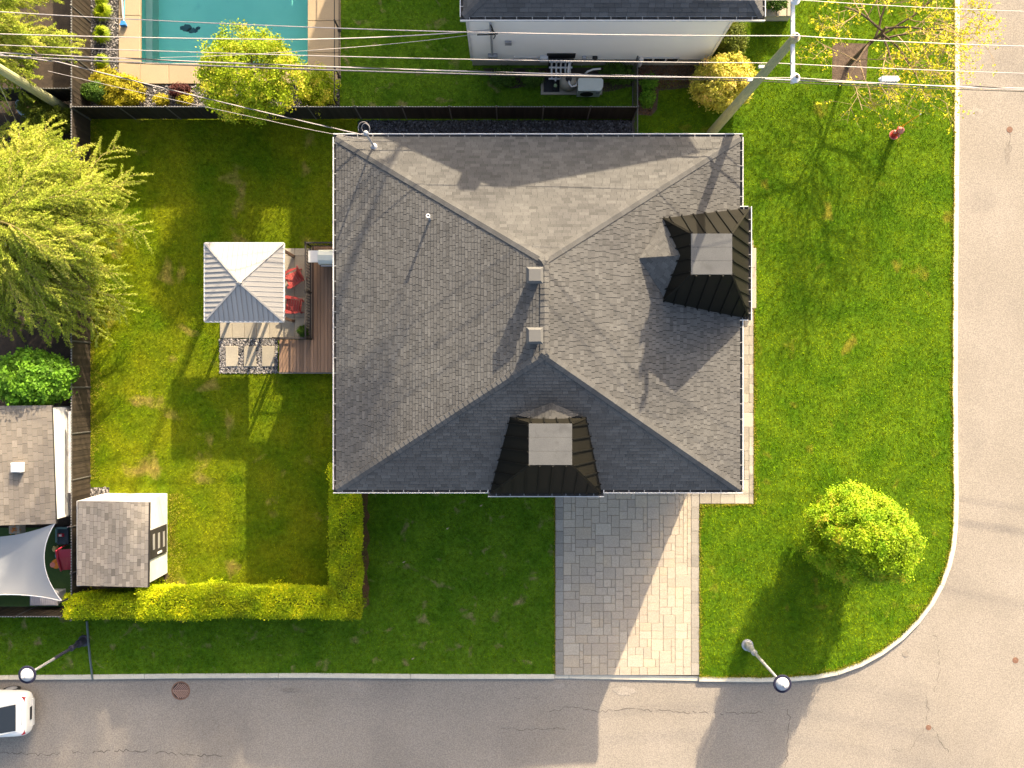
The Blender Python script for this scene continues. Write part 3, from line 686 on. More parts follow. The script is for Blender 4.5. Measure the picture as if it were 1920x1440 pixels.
# wall fittings
def nbox(name, u, zc, w, h, d, mat):
    x = (u - 960) * (CAMZ - zc) / FPX; mb = MB(); mb.bbox(x - w / 2, x + w / 2, wy - d, wy - .015, zc - h / 2, zc + h / 2, .01); return mb.build(name, mat, nh)
nbox('meter_box', 924, 1.0, .38, .5, .16, M['galv']); nbox('junction_box', 953, 2.4, .26, .28, .1, M['galv'])
mb = MB(); x = (921 - 960) * 33 / FPX; mb.tube([(x, wy - .08, 1.2), (x, wy - .08, 4.3), (x, wy - .14, 4.45)], .045, 8); mb.build('conduit', M['galv'], nh)
mb = MB(); mb.tube([(x, wy - .14, 4.4), (x + .12, wy - .35, 4.2), (x + .25, wy - .3, 3.9), (x + .1, wy - .2, 3.6), (x - .5, wy - .3, 3.8)], .025, 6); mb.tube([(x, wy - .1, 3.9), (x + .17, wy - .25, 3.6), (x + .1, wy - .2, 3.2)], .02, 6); mb.build('entry_cable', M['cablek'], nh)
nbox('window', 991, .75, 1.2, .3, .05, M['white']); nbox('vent_box', 1020, .9, .32, .35, .18, M['white'])
nbox('window', 1052, 1.05, 1.15, .45, .05, M['blackp'])
for u, mt in ((1095, 'galv'), (1115, 'iron')):
    x = (u - 960) * 35.2 / FPX; mb = MB(); mb.lathe((x, wy - .01, .95), [(.10, 0), (.11, .1), (.03, .16)], 12, axis=(0, -1, -.3)); mb.build('wall_vent', M[mt], nh)
    mb = MB(); mb.tube([(x - .02, wy - .06, .5), (x - .04, wy - .06, 0)], .015, 6); mb.build('drain_tube', M['beige'], nh)
f = nbox('window', 1236, .62, 1.6, .42, .05, M['white'])
for k in range(3):
    xx = (1236 - 960) * 35.4 / FPX - .52 + k * .52; mb = MB(); mb.box(xx - .22, xx + .22, wy - .058, wy - .051, .47, .77); mb.build('pane', M['glass'], f)
mb = MB(); mb.tube([(P(1197, 0).x, wy - .1, .2), (P(1197, 0).x, wy - .1, .9)], .09, 12); mb.build('downspout', M['white'], nh)
porch = thing('porch', 'pale stone porch slab at the right corner of the white neighbouring house', 'porch', P(1460, 10))
for x0, x1, y0, y1 in ((1432, 1455, 14, 30), (1456, 1475, 14, 30), (1476, 1489, -60, 30), (1432, 1475, -60, -40)):
    mb = MB(); a, c = P(x0, y1, .6), P(x1, y0, .6); mb.bbox(a.x, c.x - .01, a.y, c.y, .45, .6, .01); mb.build('porch_slab', M['slab'], porch)
mb = MB(); a, c = P(1432, 30, .6), P(1487, -60, .6); mb.box(a.x + .04, c.x - .04, a.y + .04, c.y, -.1, .45); mb.build('porch_base', M['beige'], porch)

# ---------------------------------------------------------------- swimming pool with its tan coping
pool = thing('swimming_pool', 'turquoise in-ground swimming pool with tan concrete coping', 'pool', P(420, 60))
mb = MB(); zb = -1.15; yn = 24.9
mb.add([(px0, py0, -.16), (px1, py0, -.16), (px1, yn, -.16), (px0, yn, -.16), (px0 + .02, py0 + .3, zb), (px1 - .02, py0 + .3, zb), (px1 - .02, yn, zb), (px0 + .02, yn, zb)],
       [(4, 5, 6, 7), (0, 1, 5, 4), (1, 2, 6, 5), (2, 3, 7, 6), (3, 0, 4, 7)])
mb.build('basin', M['liner'], pool)
mb = MB(); mb.box(px0 + .01, px0 + .30, py0 + .01, yn, zb, -.5); mb.box(px0 + .31, px1 - .01, py0 + .01, py0 + .16, zb, -.55); mb.build('bench_ledge', nmat('pool_ledge', (.42, .62, .50), (.36, .58, .48), 1.5), pool)
mb = MB(); g = random.Random(5)
def sil(cx, cy, rx, ry):
    n = 18; pts = []
    for k in range(n):
        a = 2 * math.pi * k / n; f = g.uniform(.75, 1.15); pts.append((cx + rx * f * math.cos(a), cy + ry * f * math.sin(a), zb + .012))
    mb.add(pts, [tuple(range(n))])
sc = (CAMZ + 1.15) / FPX
for u, v, a, b_ in ((349, 53, 11, 7), (361, 57, 11, 5), (371, 53, 5, 3)): sil((u - 960) * sc, (720 - v) * sc, a * sc, b_ * sc)
mb.build('silt_patch', M['silt'], pool)
mb = MB(); mb.add([(px0, py0, -.13), (px1, py0, -.13), (px1, yn, -.13), (px0, yn, -.13)], [(0, 1, 2, 3)]); mb.build('water', M['water'], pool)
def cslab(u0, u1, v0, v1):
    a, c = P(u0, v1), P(u1, v0); mb = MB(); mb.bbox(a.x + .006, c.x - .006, a.y + .006, c.y - .006, -.16, .05, .015); mb.build('coping_slab', M['coping'], pool)
for v0, v1 in ((-120, -45), (-45, 30), (30, 119)): cslab(223, 263, v0, v1)
for u0, u1 in ((223, 263), (263, 317), (317, 430), (430, 530), (530, 577)): cslab(u0, u1, 119, 158)
for v0, v1 in ((-120, -40), (-40, 40), (40, 100), (100, 160)): cslab(577, 639, v0, v1)
t = thing('pool_brush', 'blue and white pool brush lying with its pole on the left coping', 'pool brush', P(232, 45, .1))
mb = MB(); mb.tube([P(231, -70, .3), P(228, -20, .22), P(230, 20, .16), P(232, 40, .13)], .035, 8); mb.build('pole', M['white'], t)
mb = MB(); mb.tube([P(235, -60, .2), P(233.5, 0, .16), P(233, 38, .13)], .022, 6); mb.build('hose', nmat('aqua_hose', (.10, .35, .42)), t)
mb = MB(); a = P(232, 45, .1); mb.add([(a.x - .13, a.y - .10, .06), (a.x + .14, a.y - .08, .06), (a.x + .06, a.y + .12, .06), (a.x - .07, a.y + .12, .06), (a.x - .12, a.y - .09, .22), (a.x + .13, a.y - .07, .22), (a.x + .05, a.y + .1, .2), (a.x - .06, a.y + .1, .2)],
       [(4, 5, 6, 7), (0, 1, 5, 4), (1, 2, 6, 5), (2, 3, 7, 6), (3, 0, 4, 7)]); mb.build('head', M['blue'], t)

# ---------------------------------------------------------------- stone beds (uncountable stones: one mesh each)
def stones(name, poly, n, mat, seed, zz, r0=.025, r1=.06, extra=None):
    g = np.random.default_rng(seed); xs = [p[0] for p in poly]; ys = [p[1] for p in poly]
    x = g.uniform(min(xs), max(xs), n); y = g.uniform(min(ys), max(ys), n); m = inpoly(x, y, poly); x, y = x[m], y[m]; n = len(x)
    r = g.uniform(r0, r1, n); a = g.uniform(0, 6.283, n); out = []
    base = np.array([(1, 0, 0), (.35, .7, 0), (-.6, .6, 0), (-1, -.1, 0), (-.3, -.7, 0), (.6, -.55, 0)])
    top = np.array([(.1, .05, 1)])
    tris = []
    rot = np.stack([np.cos(a), -np.sin(a), np.sin(a), np.cos(a)], 1).reshape(-1, 2, 2); sc_ = g.uniform(.6, 1.2, (n, 6))
    pb = np.einsum('nij,kj->nki', rot, base[:, :2]) * (r[:, None] * sc_)[:, :, None] + np.stack([x, y], 1)[:, None, :]
    h = r * g.uniform(.5, .9, n); 
    pt = np.stack([x + g.uniform(-.3, .3, n) * r, y + g.uniform(-.3, .3, n) * r, zz + h], 1)
    P3 = np.concatenate([pb, np.full((n, 6, 1), zz + .002) + (h * .45)[:, None, None] * g.uniform(.6, 1.4, (n, 6, 1))], 2)
    for k in range(6): tris.append(np.stack([P3[:, k], P3[:, (k + 1) % 6], pt], 1))
    V = np.concatenate(tris, 1).reshape(-1, 3); tt = np.repeat(np.clip(g.normal(.42, .25, n) + (g.random(n) > .97) * .8, 0.02, 1.6), 6)
    return V, tt
def stonebed(name, label, cat, upoly, n, mat, seed, zz, **k):
    poly = [G(*p) for p in upoly]; mb = MB(); mb.prism(poly, -.15, zz, bottom=False)
    o = structure(name, mb, M['stoneb'])
    V, tt = stones(name, poly, n, mat, seed, zz, **k); npmesh('loose_stones', V, 3, mat, tt, o, 'stuff'); return o
stonebed('stone_strip', '', '', [(672, 226), (1189, 226), (1189, 300), (672, 300)], 9000, M['stone'], 1, .012)
stonebed('stone_bed', '', '', [(170, -60), (222, -60), (222, 158), (222, 159), (636, 159), (636, 222), (170, 222)], 15000, M['stonel'], 2, -.012, r0=.02, r1=.055)
stonebed('shed_stones', '', '', [(169, 914), (205, 914), (205, 960), (169, 960)], 350, M['stonel'], 4, .012)

# ---------------------------------------------------------------- patio, slabs in stones, raised deck, railing
patio = bpy.data.objects.new('patio', None); COL.objects.link(patio); patio['kind'] = 'structure'
mb = MB(); a, c = P(413, 634), P(588, 466); mb.box(a.x, c.x, a.y, c.y, -.15, .03); mb.build('slab_bed', M['joint'], patio)
us = [413, 436, 459, 482, 505, 529, 553, 577]; vs_ = [466, 480, 519, 557, 595, 634]
for i in range(7):
    for j in range(5):
        a, c = P(us[i], vs_[j + 1]), P(us[i + 1], vs_[j]); mb = MB(); mb.bbox(a.x + .006, c.x - .006, a.y + .006, c.y - .006, .0, .055, .008, 0, rnd.random()); mb.build('patio_slab', M['slab'], patio)
bed = stonebed('gravel_bed', '', '', [(412, 635), (521, 635), (521, 700), (412, 700)], 3000, M['stonel'], 3, .02, r0=.02, r1=.05)
for u0, u1 in ((424, 447), (458, 481), (492, 515)):
    a, c = P(u0, 687), P(u1, 649); mb = MB(); mb.bbox(a.x, c.x, a.y, c.y, -.1, .075, .01, 0, rnd.random()); mb.build('stepping_slab', M['slab'], bed)
DZ = .38
deck = thing('deck', 'brown wooden deck of long boards between the house and the gazebo patio', 'deck', P(600, 640))
hx = P(640, 0, DZ).x
mb = MB(); a, c = P(523, 698, DZ), P(583, 637, DZ); mb.box(a.x + .03, hx, a.y + .03, c.y - .03, -.1, DZ - .03); a2, c2 = P(583, 698, DZ), P(640, 461, DZ); mb.box(a2.x + .03, NW.x + .3, a2.y + .03, c2.y, -.1, DZ - .031); mb.build('deck_frame', M['brown'], deck)
x = a.x; w = .1435; x_end = NW.x + .3
while x < x_end:
    top = c2.y if x > a2.x - .02 else c.y; mb = MB(); mb.bbox(x + .005, x + w - .005, a.y, top, DZ - .025, DZ, .005, 0, rnd.random()); mb.build('deck_board', M['deck'], deck, origin=(x, a.y, DZ)); x += w
rail = thing('deck_railing', 'black metal railing around the deck beside the red chairs', 'railing', P(578, 550, DZ))
def railing(p, q, n=None, h=.95, parts=True, mat=M['iron'], parent=rail):
    p, q = Vector(p), Vector(q); L = (q - p).length; up = Vector((0, 0, 1)); mb = MB(); mb.bar(p + up * h, q + up * h, .06, .035); mb.build('top_rail', mat, parent)
    mb = MB(); mb.bar(p + up * .1, q + up * .1, .04, .03); mb.build('bottom_rail', mat, parent)
    k = int(L / .12); sm = MB(); sm.box(-.009, .009, -.009, .009, .1, h - .02); me = sm.mesh('baluster', mat)
    for i in range(1, k): link('baluster', me, parent, p.lerp(q, i / k))
    pm = MB(); pm.box(-.03, .03, -.03, .03, 0, h + .04); pm.box(-.038, .038, -.038, .038, h + .04, h + .06); me = pm.mesh('post', mat)
    nn = max(1, round(L / 1.9))
    for i in range(nn + 1): link('post', me, parent, p.lerp(q, i / nn))
ra, rb, rc, rd = P(583, 636, DZ), P(583, 462, DZ), P(630, 462, DZ), P(524, 636, DZ)
railing(ra, rb); railing(rb, rc); railing(ra + Vector((-.02, 0, 0)), rd)
mb = MB(); mb.bar((a.x, a.y - .03, DZ - .02), (NW.x + .2, a.y - .03, DZ - .02), .05, .05); mb.build('edge_rail', M['darkrail'], rail)
# barbecue
bb = thing('barbecue', 'stainless barbecue grill with a white side shelf on the deck against the house', 'barbecue', P(604, 484, DZ))
a, c = P(595, 494, 1.45), P(627, 468, 1.45); mb = MB(); mb.box(a.x + .03, c.x, a.y + .08, c.y - .02, DZ, 1.25); mb.build('cabinet', M['steel'], bb)
mb = MB(); ym = (a.y + c.y) / 2; pr_ = [(-.30, 0), (-.27, .14), (-.15, .24), (.05, .27), (.2, .22), (.28, .1), (.30, 0)]
n = len(pr_); mb.add([(a.x + .02, ym + y, 1.26 + z_) for y, z_ in pr_] + [(c.x, ym + y, 1.26 + z_) for y, z_ in pr_], [tuple(range(n)), tuple(range(2 * n - 1, n - 1, -1))] + [(i, i + n, i + n + 1, i + 1) for i in range(n - 1)]); mb.build('lid', M['pumpw'], bb)
mb = MB(); mb.tube([(a.x + .12, ym - .36, 1.34), (c.x - .1, ym - .36, 1.34)], .015, 8); mb.build('handle', M['steel'], bb)
mb = MB(); s0 = P(578, 492, 1.2); mb.bbox(s0.x, a.x + .02, s0.y, s0.y + .48, 1.18, 1.22, .01); mb.build('side_shelf', M['white'], bb)
mb = MB(); mb.box(a.x + .05, c.x - .02, ym - .36, ym - .29, 1.05, 1.22); mb.build('control_panel', M['blackp'], bb)
# adirondack chairs
def adirondack(label, u, v, rot):
    t = thing('garden_chair', label, 'chair', (0, 0, 0), 'red slatted garden chairs on the patio'); mt = M['redchair']
    for k in range(5):   # seat slats (front at -x)
        mb = MB(); x = -.30 + k * .115; mb.ob((x, 0, .36 - k * .028), (.05, 0, -.013), (0, .26, 0), (.003, 0, .011)); mb.build('seat_slat', mt, t)
    for k in range(7):   # fan back
        f = (k - 3); mb = MB(); p = Vector((.24, f * .062, .24)); q = Vector((.50, f * .105, .98 - abs(f) * .035)); mb.bar(p, q, .068, .02, up=(-.9, 0, .35)); mb.build('back_slat', mt, t)
    for s_ in (-1, 1):
        mb = MB(); pts = [(-.42, .27), (-.44, .36), (-.30, .42), (.10, .40), (.36, .32), (.36, .27), (.05, .29), (-.25, .27)]; mb.prism([(x, y * s_) for x, y in pts], .56, .585); mb.build('armrest', mt, t)
        mb = MB(); mb.box(-.36, -.26, .28 * s_ - .02, .28 * s_ + .02, 0, .56); mb.build('leg', mt, t)
        mb = MB(); mb.bar((-.34, .255 * s_, .34), (.50, .255 * s_, .06), .03, .12); mb.build('leg', mt, t)
        mb = MB(); mb.bar((.36, .30 * s_, .05), (.36, .30 * s_, .57), .035, .05); mb.build('leg', mt, t)
    for z_, x_, w_ in ((.44, .30, .5), (.75, .41, .62)):
        mb = MB(); mb.bar((x_ + .04, -w_ / 2, z_), (x_ + .04, w_ / 2, z_), .05, .025); mb.build('back_brace', mt, t)
    p = P(u, v, .055); t.location = p; t.rotation_euler = (0, 0, R(rot)); t.scale = (.88, .88, .88)
adirondack('red slatted garden chair turned at an angle, the one nearer the barbecue', 554, 523, 28)
adirondack('red slatted garden chair facing the gazebo squarely, the one nearer the potted shrub', 554, 574, -6)
# closed parasol leaning by the gazebo
t = thing('closed_parasol', 'folded brown parasol standing at the top right edge of the gazebo', 'parasol', P(532, 474, .05))
p = P(528, 476, .05); mb = MB(); mb.tube([p, p + Vector((0, 0, 2.1))], .02, 8); mb.build('pole', M['brown'], t)
mb = MB(); q = p + Vector((.12, .12, 0)); mb.lathe((p.x + .1, p.y - .02, .9), [(.10, 0), (.15, .5), (.10, .9), (.02, 1.25)], 9, axis=(.25, .1, 1)); mb.build('canopy', M['brown'], t)
# gazebo
GZ = 2.35
gz = thing('gazebo', 'cream metal roofed gazebo standing on the slab patio', 'gazebo', P(468, 528))
g00, g10, g11, g01 = P(384, 603, GZ), P(532, 603, GZ), P(532, 456, GZ), P(384, 456, GZ); ap = P(449, 530, 2.95)
mb = MB(); mb.add([v - Vector((0, 0, .01)) for v in (g00, g10, g11, g01, ap)] + [v - Vector((0, 0, .12)) for v in (g00, g10, g11, g01)], [(0, 1, 4), (1, 2, 4), (2, 3, 4), (3, 0, 4), (0, 5, 6, 1), (1, 6, 7, 2), (2, 7, 8, 3), (3, 8, 5, 0)])
gr = mb.build('gazebo_roof', M['cream'], gz)
for p, q in ((g00, g10), (g10, g11), (g11, g01), (g01, g00)): panels(Slope([p, q, ap]), gr, [M['cream'], M['creamseam']], (q - p).length / 16, .012, 'roof_panel', .008, .4, step=.02, seamh=.03)
for p in (g00, g10, g11, g01):
    mb = MB(); mb.bar(p + Vector((0, 0, .03)), ap + Vector((0, 0, .03)), .07, .03); mb.build('hip_trim', M['cream'], gz)
for p, q in ((g00, g10), (g10, g11), (g11, g01), (g01, g00)):
    mb = MB(); mb.bar(p + Vector((0, 0, -.03)), q + Vector((0, 0, -.03)), .06, .1); mb.build('eave_trim', M['white'], gz)
for p in (g00, g10, g11, g01):
    c = (g00 + g11) / 2; d = (c - p); d.z = 0; q = p + d * .12; mb = MB(); mb.box(q.x - .05, q.x + .05, q.y - .05, q.y + .05, 0, GZ - .05); mb.build('post', M['brown'], gz)
mb = MB(); mb.lathe((ap.x, ap.y, ap.z), [(.12, 0), (.1, .06), (.02, .09)], 4); mb.build('finial', M['cream'], gz)
# ---------------------------------------------------------------- garden sheds
shed = thing('garden_shed', 'small white garden shed with a brownish shingle roof and dark three pane door', 'shed', P(255, 1000))
sx0, sx1, sy0, sy1 = P(197, 0).x, P(314, 0).x, P(0, 1074).y, P(0, 925).y
mb = MB(); mb.add([(sx0, sy0, 0), (sx1, sy0, 0), (sx1, sy1, 0), (sx0, sy1, 0), (sx0, sy0, 2.35), (sx1, sy0, 1.93), (sx1, sy1, 1.93), (sx0, sy1, 2.35)], [(0, 1, 5, 4), (1, 2, 6, 5), (2, 3, 7, 6), (3, 0, 4, 7), (4, 5, 6, 7)]); mb.build('wall', M['white'], shed)
r = [P(144, 1098, 2.45), P(277, 1101, 2.0), P(279, 942, 2.0), P(145, 940, 2.45)]
mb = MB(); mb.add(r + [v - Vector((0, 0, .07)) for v in r], [(0, 1, 2, 3), (7, 6, 5, 4), (0, 4, 5, 1), (1, 5, 6, 2), (2, 6, 7, 3), (3, 7, 4, 0)]); sr = mb.build('roof', M['under'], shed)
S = Slope([r[1], r[2], r[3], r[0]]); shingle(S, sr, M['shingleS'], .135, .27, 299, seed=31, gap=.01, tvar=.75)
mb = MB(); mb.bar(r[1] + Vector((.02, 0, -.04)), r[2] + Vector((.02, 0, -.04)), .05, .07); mb.build('fascia', M['iron'], shed)
dy0, dy1 = P(0, 1036).y, P(0, 980).y; k = sx1
mb = MB(); mb.box(k, k + .035, dy0 + .05, dy1 - .03, .15, 1.75); dr = mb.build('door', M['iron'], shed)
for i in range(3):
    zz = .38 + i * .5; mb = MB(); mb.box(k + .036, k + .05, dy0 + .34 + i * .03, dy1 - .28 + i * .03, zz, zz + .17); mb.build('pane', M['cream'], dr)
mb = MB(); mb.box(k + .036, k + .07, dy0 + .16, dy0 + .24, .72, 1.1); mb.build('handle', M['white'], dr)
# west neighbour building
wn = thing('outbuilding', 'white walled building at the left edge with a tan shingle roof', 'building', P(60, 880))
zr_ = 2.55; e0, e1 = P(105, 982, zr_), P(97, 760, zr_); W0, W1 = Vector((-25, e0.y - .05, 3.6)), Vector((-25, e1.y - .05, 3.6))
S = Slope([e0, e1, W1, W0]); mb = MB(); q = [e0, e1, W1, W0]; mb.add(q + [v - Vector((0, 0, .1)) for v in q], [(0, 1, 2, 3), (7, 6, 5, 4), (0, 4, 5, 1), (1, 5, 6, 2), (2, 6, 7, 3), (3, 7, 4, 0)]); wr = mb.build('roof', M['under'], wn)
shingle(S, wr, M['shingleW'], .185, .29, 0, seed=41, gap=.012, tvar=.8)
mb = MB(); mb.box(-25, e1.x - .06, e0.y + .1, e1.y - .1, -.1, 2.42); mb.build('wall', M['siding'], wn)
mb = MB(); 
mb.box(e1.x - .05, e1.x - .02, e0.y + .1, e1.y - .1, 0, .75); mb.build('foundation', M['beige'], wn)
mb = MB(); mb.tube([(e1.x + .28, e0.y + 1.1, 1.75), (e1.x + .28, e1.y - .25, 1.75)], .06, 10); mb.build('drain_pipe', M['galv'], wn)
p = P(26, 877, 3.1); zz = S.w(0, 0).z + (e1.x - p.x) / (e1.x + 25) * 1.05; mb = MB(); mb.bbox(p.x - .19, p.x + .19, p.y - .19, p.y + .17, zz - .1, zz + .3, .03); mb.build('roof_vent', M['white'], wn)
# shade sail
sail = thing('shade_sail', 'pale grey shade sail stretched with curved edges below the left building', 'shade sail', P(50, 1060, 2.4))
cs = [P(103, 981, 2.55), P(116, 1127, 2.1), P(-140, 1145, 2.6), P(-140, 985, 2.3)]; N_ = 16; V_ = []; F_ = []
for i in range(N_ + 1):
    for j in range(N_ + 1):
        s_, t_ = i / N_, j / N_; p = cs[0] * (1 - s_) * (1 - t_) + cs[1] * s_ * (1 - t_) + cs[2] * s_ * t_ + cs[3] * (1 - s_) * t_
        c = (cs[0] + cs[1] + cs[2] + cs[3]) / 4; ed = 4 * s_ * (1 - s_) * (1 - t_) ** 3 * .55; p.x -= ed
        e2 = 4 * t_ * (1 - t_); p.y += e2 * (.42 * s_ ** 3 - .5 * (1 - s_) ** 3) ; p.z -= .35 * 16 * s_ * (1 - s_) * t_ * (1 - t_) * .5
        V_.append(p)
for i in range(N_):
    for j in range(N_): F_.append((i * (N_ + 1) + j, i * (N_ + 1) + j + 1, (i + 1) * (N_ + 1) + j + 1, (i + 1) * (N_ + 1) + j))
mb = MB(); mb.add(V_, F_); mb.build('cloth', M['sail'], sail, smooth=True)
mb = MB(); mb.tube([V_[i * (N_ + 1)] for i in range(N_ + 1)], .018, 5); mb.tube([V_[N_ * (N_ + 1) + j] for j in range(N_ + 1)], .018, 5); mb.build('hem', M['white'], sail)
mb = MB(); mb.tube([(cs[1].x + .1, cs[1].y - .05, -.1), (cs[1].x + .02, cs[1].y, 2.2)], .04, 8); mb.build('pole', M['iron'], sail)
# things in the left yard
a, c = P(55, 1136, .75), P(107, 1112, .75); t = thing('deck_box', 'pale grey storage box partly under the shade sail', 'storage box', P(80, 1127))
mb = MB(); mb.bbox(a.x + .04, c.x - .04, a.y + .04, c.y, -.1, .66, .02); mb.build('body', M['tarp'], t)
lid = MB(); lid.bbox(a.x, c.x, a.y, c.y + .02, .66, .74, .03)
for i in range(12): xx = a.x + .08 + i * (c.x - a.x - .16) / 11; lid.box(xx - .01, xx + .01, a.y + .04, c.y - .02, .74, .752)
lid.build('lid', nmat('grey_lid', (.40, .38, .42)), t)
t = thing('slide', 'dark red plastic slide against the black fence', 'slide', P(128, 1050))
pts = [P(122, 1030, 1.0), P(124, 1045, .75), P(128, 1058, .45), P(131, 1068, .2)]; mb = MB()
for i in range(3):
    p, q = pts[i], pts[i + 1]; wv = Vector((.33, .03, 0)); mb.add([p - wv, p + wv, q + wv, q - wv], [(0, 1, 2, 3)])
mb.build('chute', M['toyred'], t)
for s_ in (-1, 1):
    mb = MB(); mb.tube([p + Vector((.33 * s_, .03 * s_, .07)) for p in pts], .045, 6); mb.build('side_rail', M['toyred'], t)
mb = MB(); p = pts[0]; mb.tube([p + Vector((-.28, 0, 0)), (p.x - .3, p.y + .1, -.1)], .03, 6); mb.tube([p + Vector((.28, 0, 0)), (p.x + .3, p.y + .1, -.1)], .03, 6); mb.build('ladder', M['toyred'], t)
t = thing('play_table', 'dark blue grey toy table with small red things on top', 'play table', P(120, 1006))
a, c = P(106, 1021, .55), P(128, 988, .55); mb = MB(); mb.bbox(a.x, c.x, a.y, c.y, .45, .55, .02); mb.build('top', nmat('slate', (.035, .055, .075)), t)
mb = MB(); mb.bbox(a.x, a.x + .07, a.y + .1, c.y, .55, .66, .01); mb.bbox(a.x, c.x, c.y - .07, c.y, .55, .66, .01); mb.build('raised_edge', nmat('seagreen', (.10, .19, .19)), t)
for x in (a.x + .05, c.x - .05):
    for y in (a.y + .05, c.y - .05):
        mb = MB(); mb.box(x - .03, x + .03, y - .03, y + .03, -.05, .45); mb.build('leg', M['blackp'], t)
t = thing('toy_car', 'small red and white toy on the dark toy table', 'toy', P(115, 1003, .56)); p = P(115, 1003, .57); mb = MB(); mb.bbox(p.x - .12, p.x + .12, p.y - .06, p.y + .06, .57, .66, .03); mb.build('body', M['toyred'], t)
mb = MB(); mb.bbox(p.x - .04, p.x + .06, p.y - .04, p.y + .04, .66, .71, .02); mb.build('cab', M['white'], t)
for y in (-.06, .06):
    for x in (-.07, .07): mb = MB(); mb.lathe((p.x + x, p.y + y, .59), [(.03, -.01), (.03, .01)], 10, axis=(0, 1, 0)); mb.build('wheel', M['rubber'], t)
t = thing('ride_on_toy', 'orange and blue ride-on toy beside the red slide', 'toy', P(106, 1058))
p = P(106, 1057, .3); mb = MB(); mb.lathe((p.x, p.y, .28), [(.10, -.08), (.20, 0), (.20, .06), (.10, .12)], 14); mb.build('seat', M['orange'], t)
mb = MB(); mb.lathe((p.x - .1, p.y - .02, .4), [(.10, 0), (.11, .03), (.05, .05), (.045, .03)], 14); mb.build('button', M['pink'], t)
for dx, dy in ((0, .30), (.14, -.16)): mb = MB(); mb.lathe((p.x + dx, p.y + dy, .14), [(.05, -.06), (.15, -.03), (.15, .03), (.05, .06)], 14, axis=(1, .3, .4)); mb.build('wheel', nmat('skyblue', (.06, .30, .42)), t)
mb = MB(); mb.tube([(p.x, p.y + .3, .2), (p.x + .05, p.y, .25), (p.x + .14, p.y - .16, .2)], .05, 8); mb.build('frame', M['blue'], t)
t = thing('soft_toy', 'pale yellow plush toy lying above the orange ride-on toy', 'toy', P(105, 1031)); p = P(105, 1031, .2); mb = MB()
for dx, dy, r_ in ((-.05, .03, .12), (.12, -.04, .10), (.24, -.08, .07), (.02, .12, .05), (-.12, .1, .05)): mb.lathe((p.x + dx, p.y + dy, .1), [(r_ * .4, 0), (r_, r_ * .5), (r_ * .9, r_), (r_ * .3, r_ * 1.4)], 10)
mb.build('body', nmat('plush', (.62, .50, .20)), t, smooth=True)
t = thing('red_tarp', 'bright red board standing between the building and the black fence', 'board', P(131, 945)); p = P(131, 950, .8); mb = MB(); mb.ob((p.x + .02, p.y, .5), (.02, 0, .0), (0, .85, 0), (.12, 0, .45)); mb.build('board', nmat('bright_red', (.55, .02, .05)), t)
mb = MB(); mb.tube([(p.x, p.y - .8, 0), (p.x, p.y - .8, 1)], .02, 6); mb.build('stake', M['white'], t)
t = thing('flower_box', 'small planter box with orange flowers under the roof edge at far left', 'planter', P(25, 993)); p = P(25, 994, .5); mb = MB(); mb.bbox(p.x - .22, p.x + .22, p.y - .16, p.y + .16, 0, .45, .02); mb.build('box', M['beige'], t)
g = np.random.default_rng(3); leaves('flower', np.array([(p.x, p.y, .5)]) + g.normal(0, .08, (60, 3)), .04, M['orange'], t, 3)
# trampoline
tr = thing('trampoline', 'round dark trampoline with a pale grey rim at the left edge', 'trampoline', P(-45, 455)); tc = P(-45, 455, .8)
mb = MB(); mb.lathe((tc.x, tc.y, .78), [(1.62, -.01), (1.62, .01)], 40); mb.build('mat', M['blackp'], tr)
mb = MB(); mb.lathe((tc.x, tc.y, .8), [(1.62, 0), (1.62, .05), (1.92, .05), (1.92, -.04)], 40); mb.build('rim', nmat('rim_pad', (.33, .34, .40), (.28, .29, .35), 3), tr)
for k in range(6): a = R(k * 60 + 20); mb = MB(); mb.tube([(tc.x + 1.8 * math.cos(a), tc.y + 1.8 * math.sin(a), -.1), (tc.x + 1.8 * math.cos(a), tc.y + 1.8 * math.sin(a), .78)], .025, 6); mb.build('leg', M['galv'], tr)
def crumple(u, v, su, sv, label, seed, mat):
    t = thing('plastic_sheet', label, 'plastic sheet', P(u, v)); c = P(u, v, .2); g = random.Random(seed); mb = MB(); n = 9; vs = []
    for i in range(n):
        for j in range(n):
            x, y = (i / (n - 1) * 2 - 1), (j / (n - 1) * 2 - 1); e = max(0, 1 - (x * x + y * y) * .45)
            vs.append((c.x + x * su / 45 + g.uniform(-.07, .07), c.y + y * sv / 45 * (1 + .3 * x) + g.uniform(-.07, .07), -.12 + e * g.uniform(.12, .4)))
    mb.add(vs, [(i * n + j, (i + 1) * n + j, (i + 1) * n + j + 1, i * n + j + 1) for i in range(n - 1) for j in range(n - 1)]); mb.build('sheet', mat, t)
crumple(71, 250, 14, 10, 'crumpled grey plastic sheet just below the two dark clipped bushes', 1, M['tarp']); crumple(50, 322, 15, 12, 'crumpled white plastic sheet under the feathery tree', 2, M['white'])
def hose(label, pts, r_, mat):
    t = thing('garden_hose', label, 'hose', P(*pts[0][:2])); mb = MB(); mb.tube([P(u, v, z_) for u, v, z_ in pts], r_, 7); mb.build('tube', mat, t)
hose('pale blue hose curving above the dark clipped bushes at far left', [(37, 187, .1), (33, 194, .12), (34, 203, .12), (40, 211, .1), (48, 216, .05), (54, 219, .0)], .10, nmat('paleblue', (.42, .50, .60)))
hose('grey hose looping out from the crumpled grey sheet', [(70, 256, .2), (58, 260, .25), (49, 268, .25), (46, 278, .2), (50, 287, .1), (60, 291, .05), (69, 292, .0)], .03, M['galv'])
hose('tan hose lying beside the trampoline rim', [(14, 366, .1), (30, 363, .15), (48, 363, .1)], .035, M['coping'])
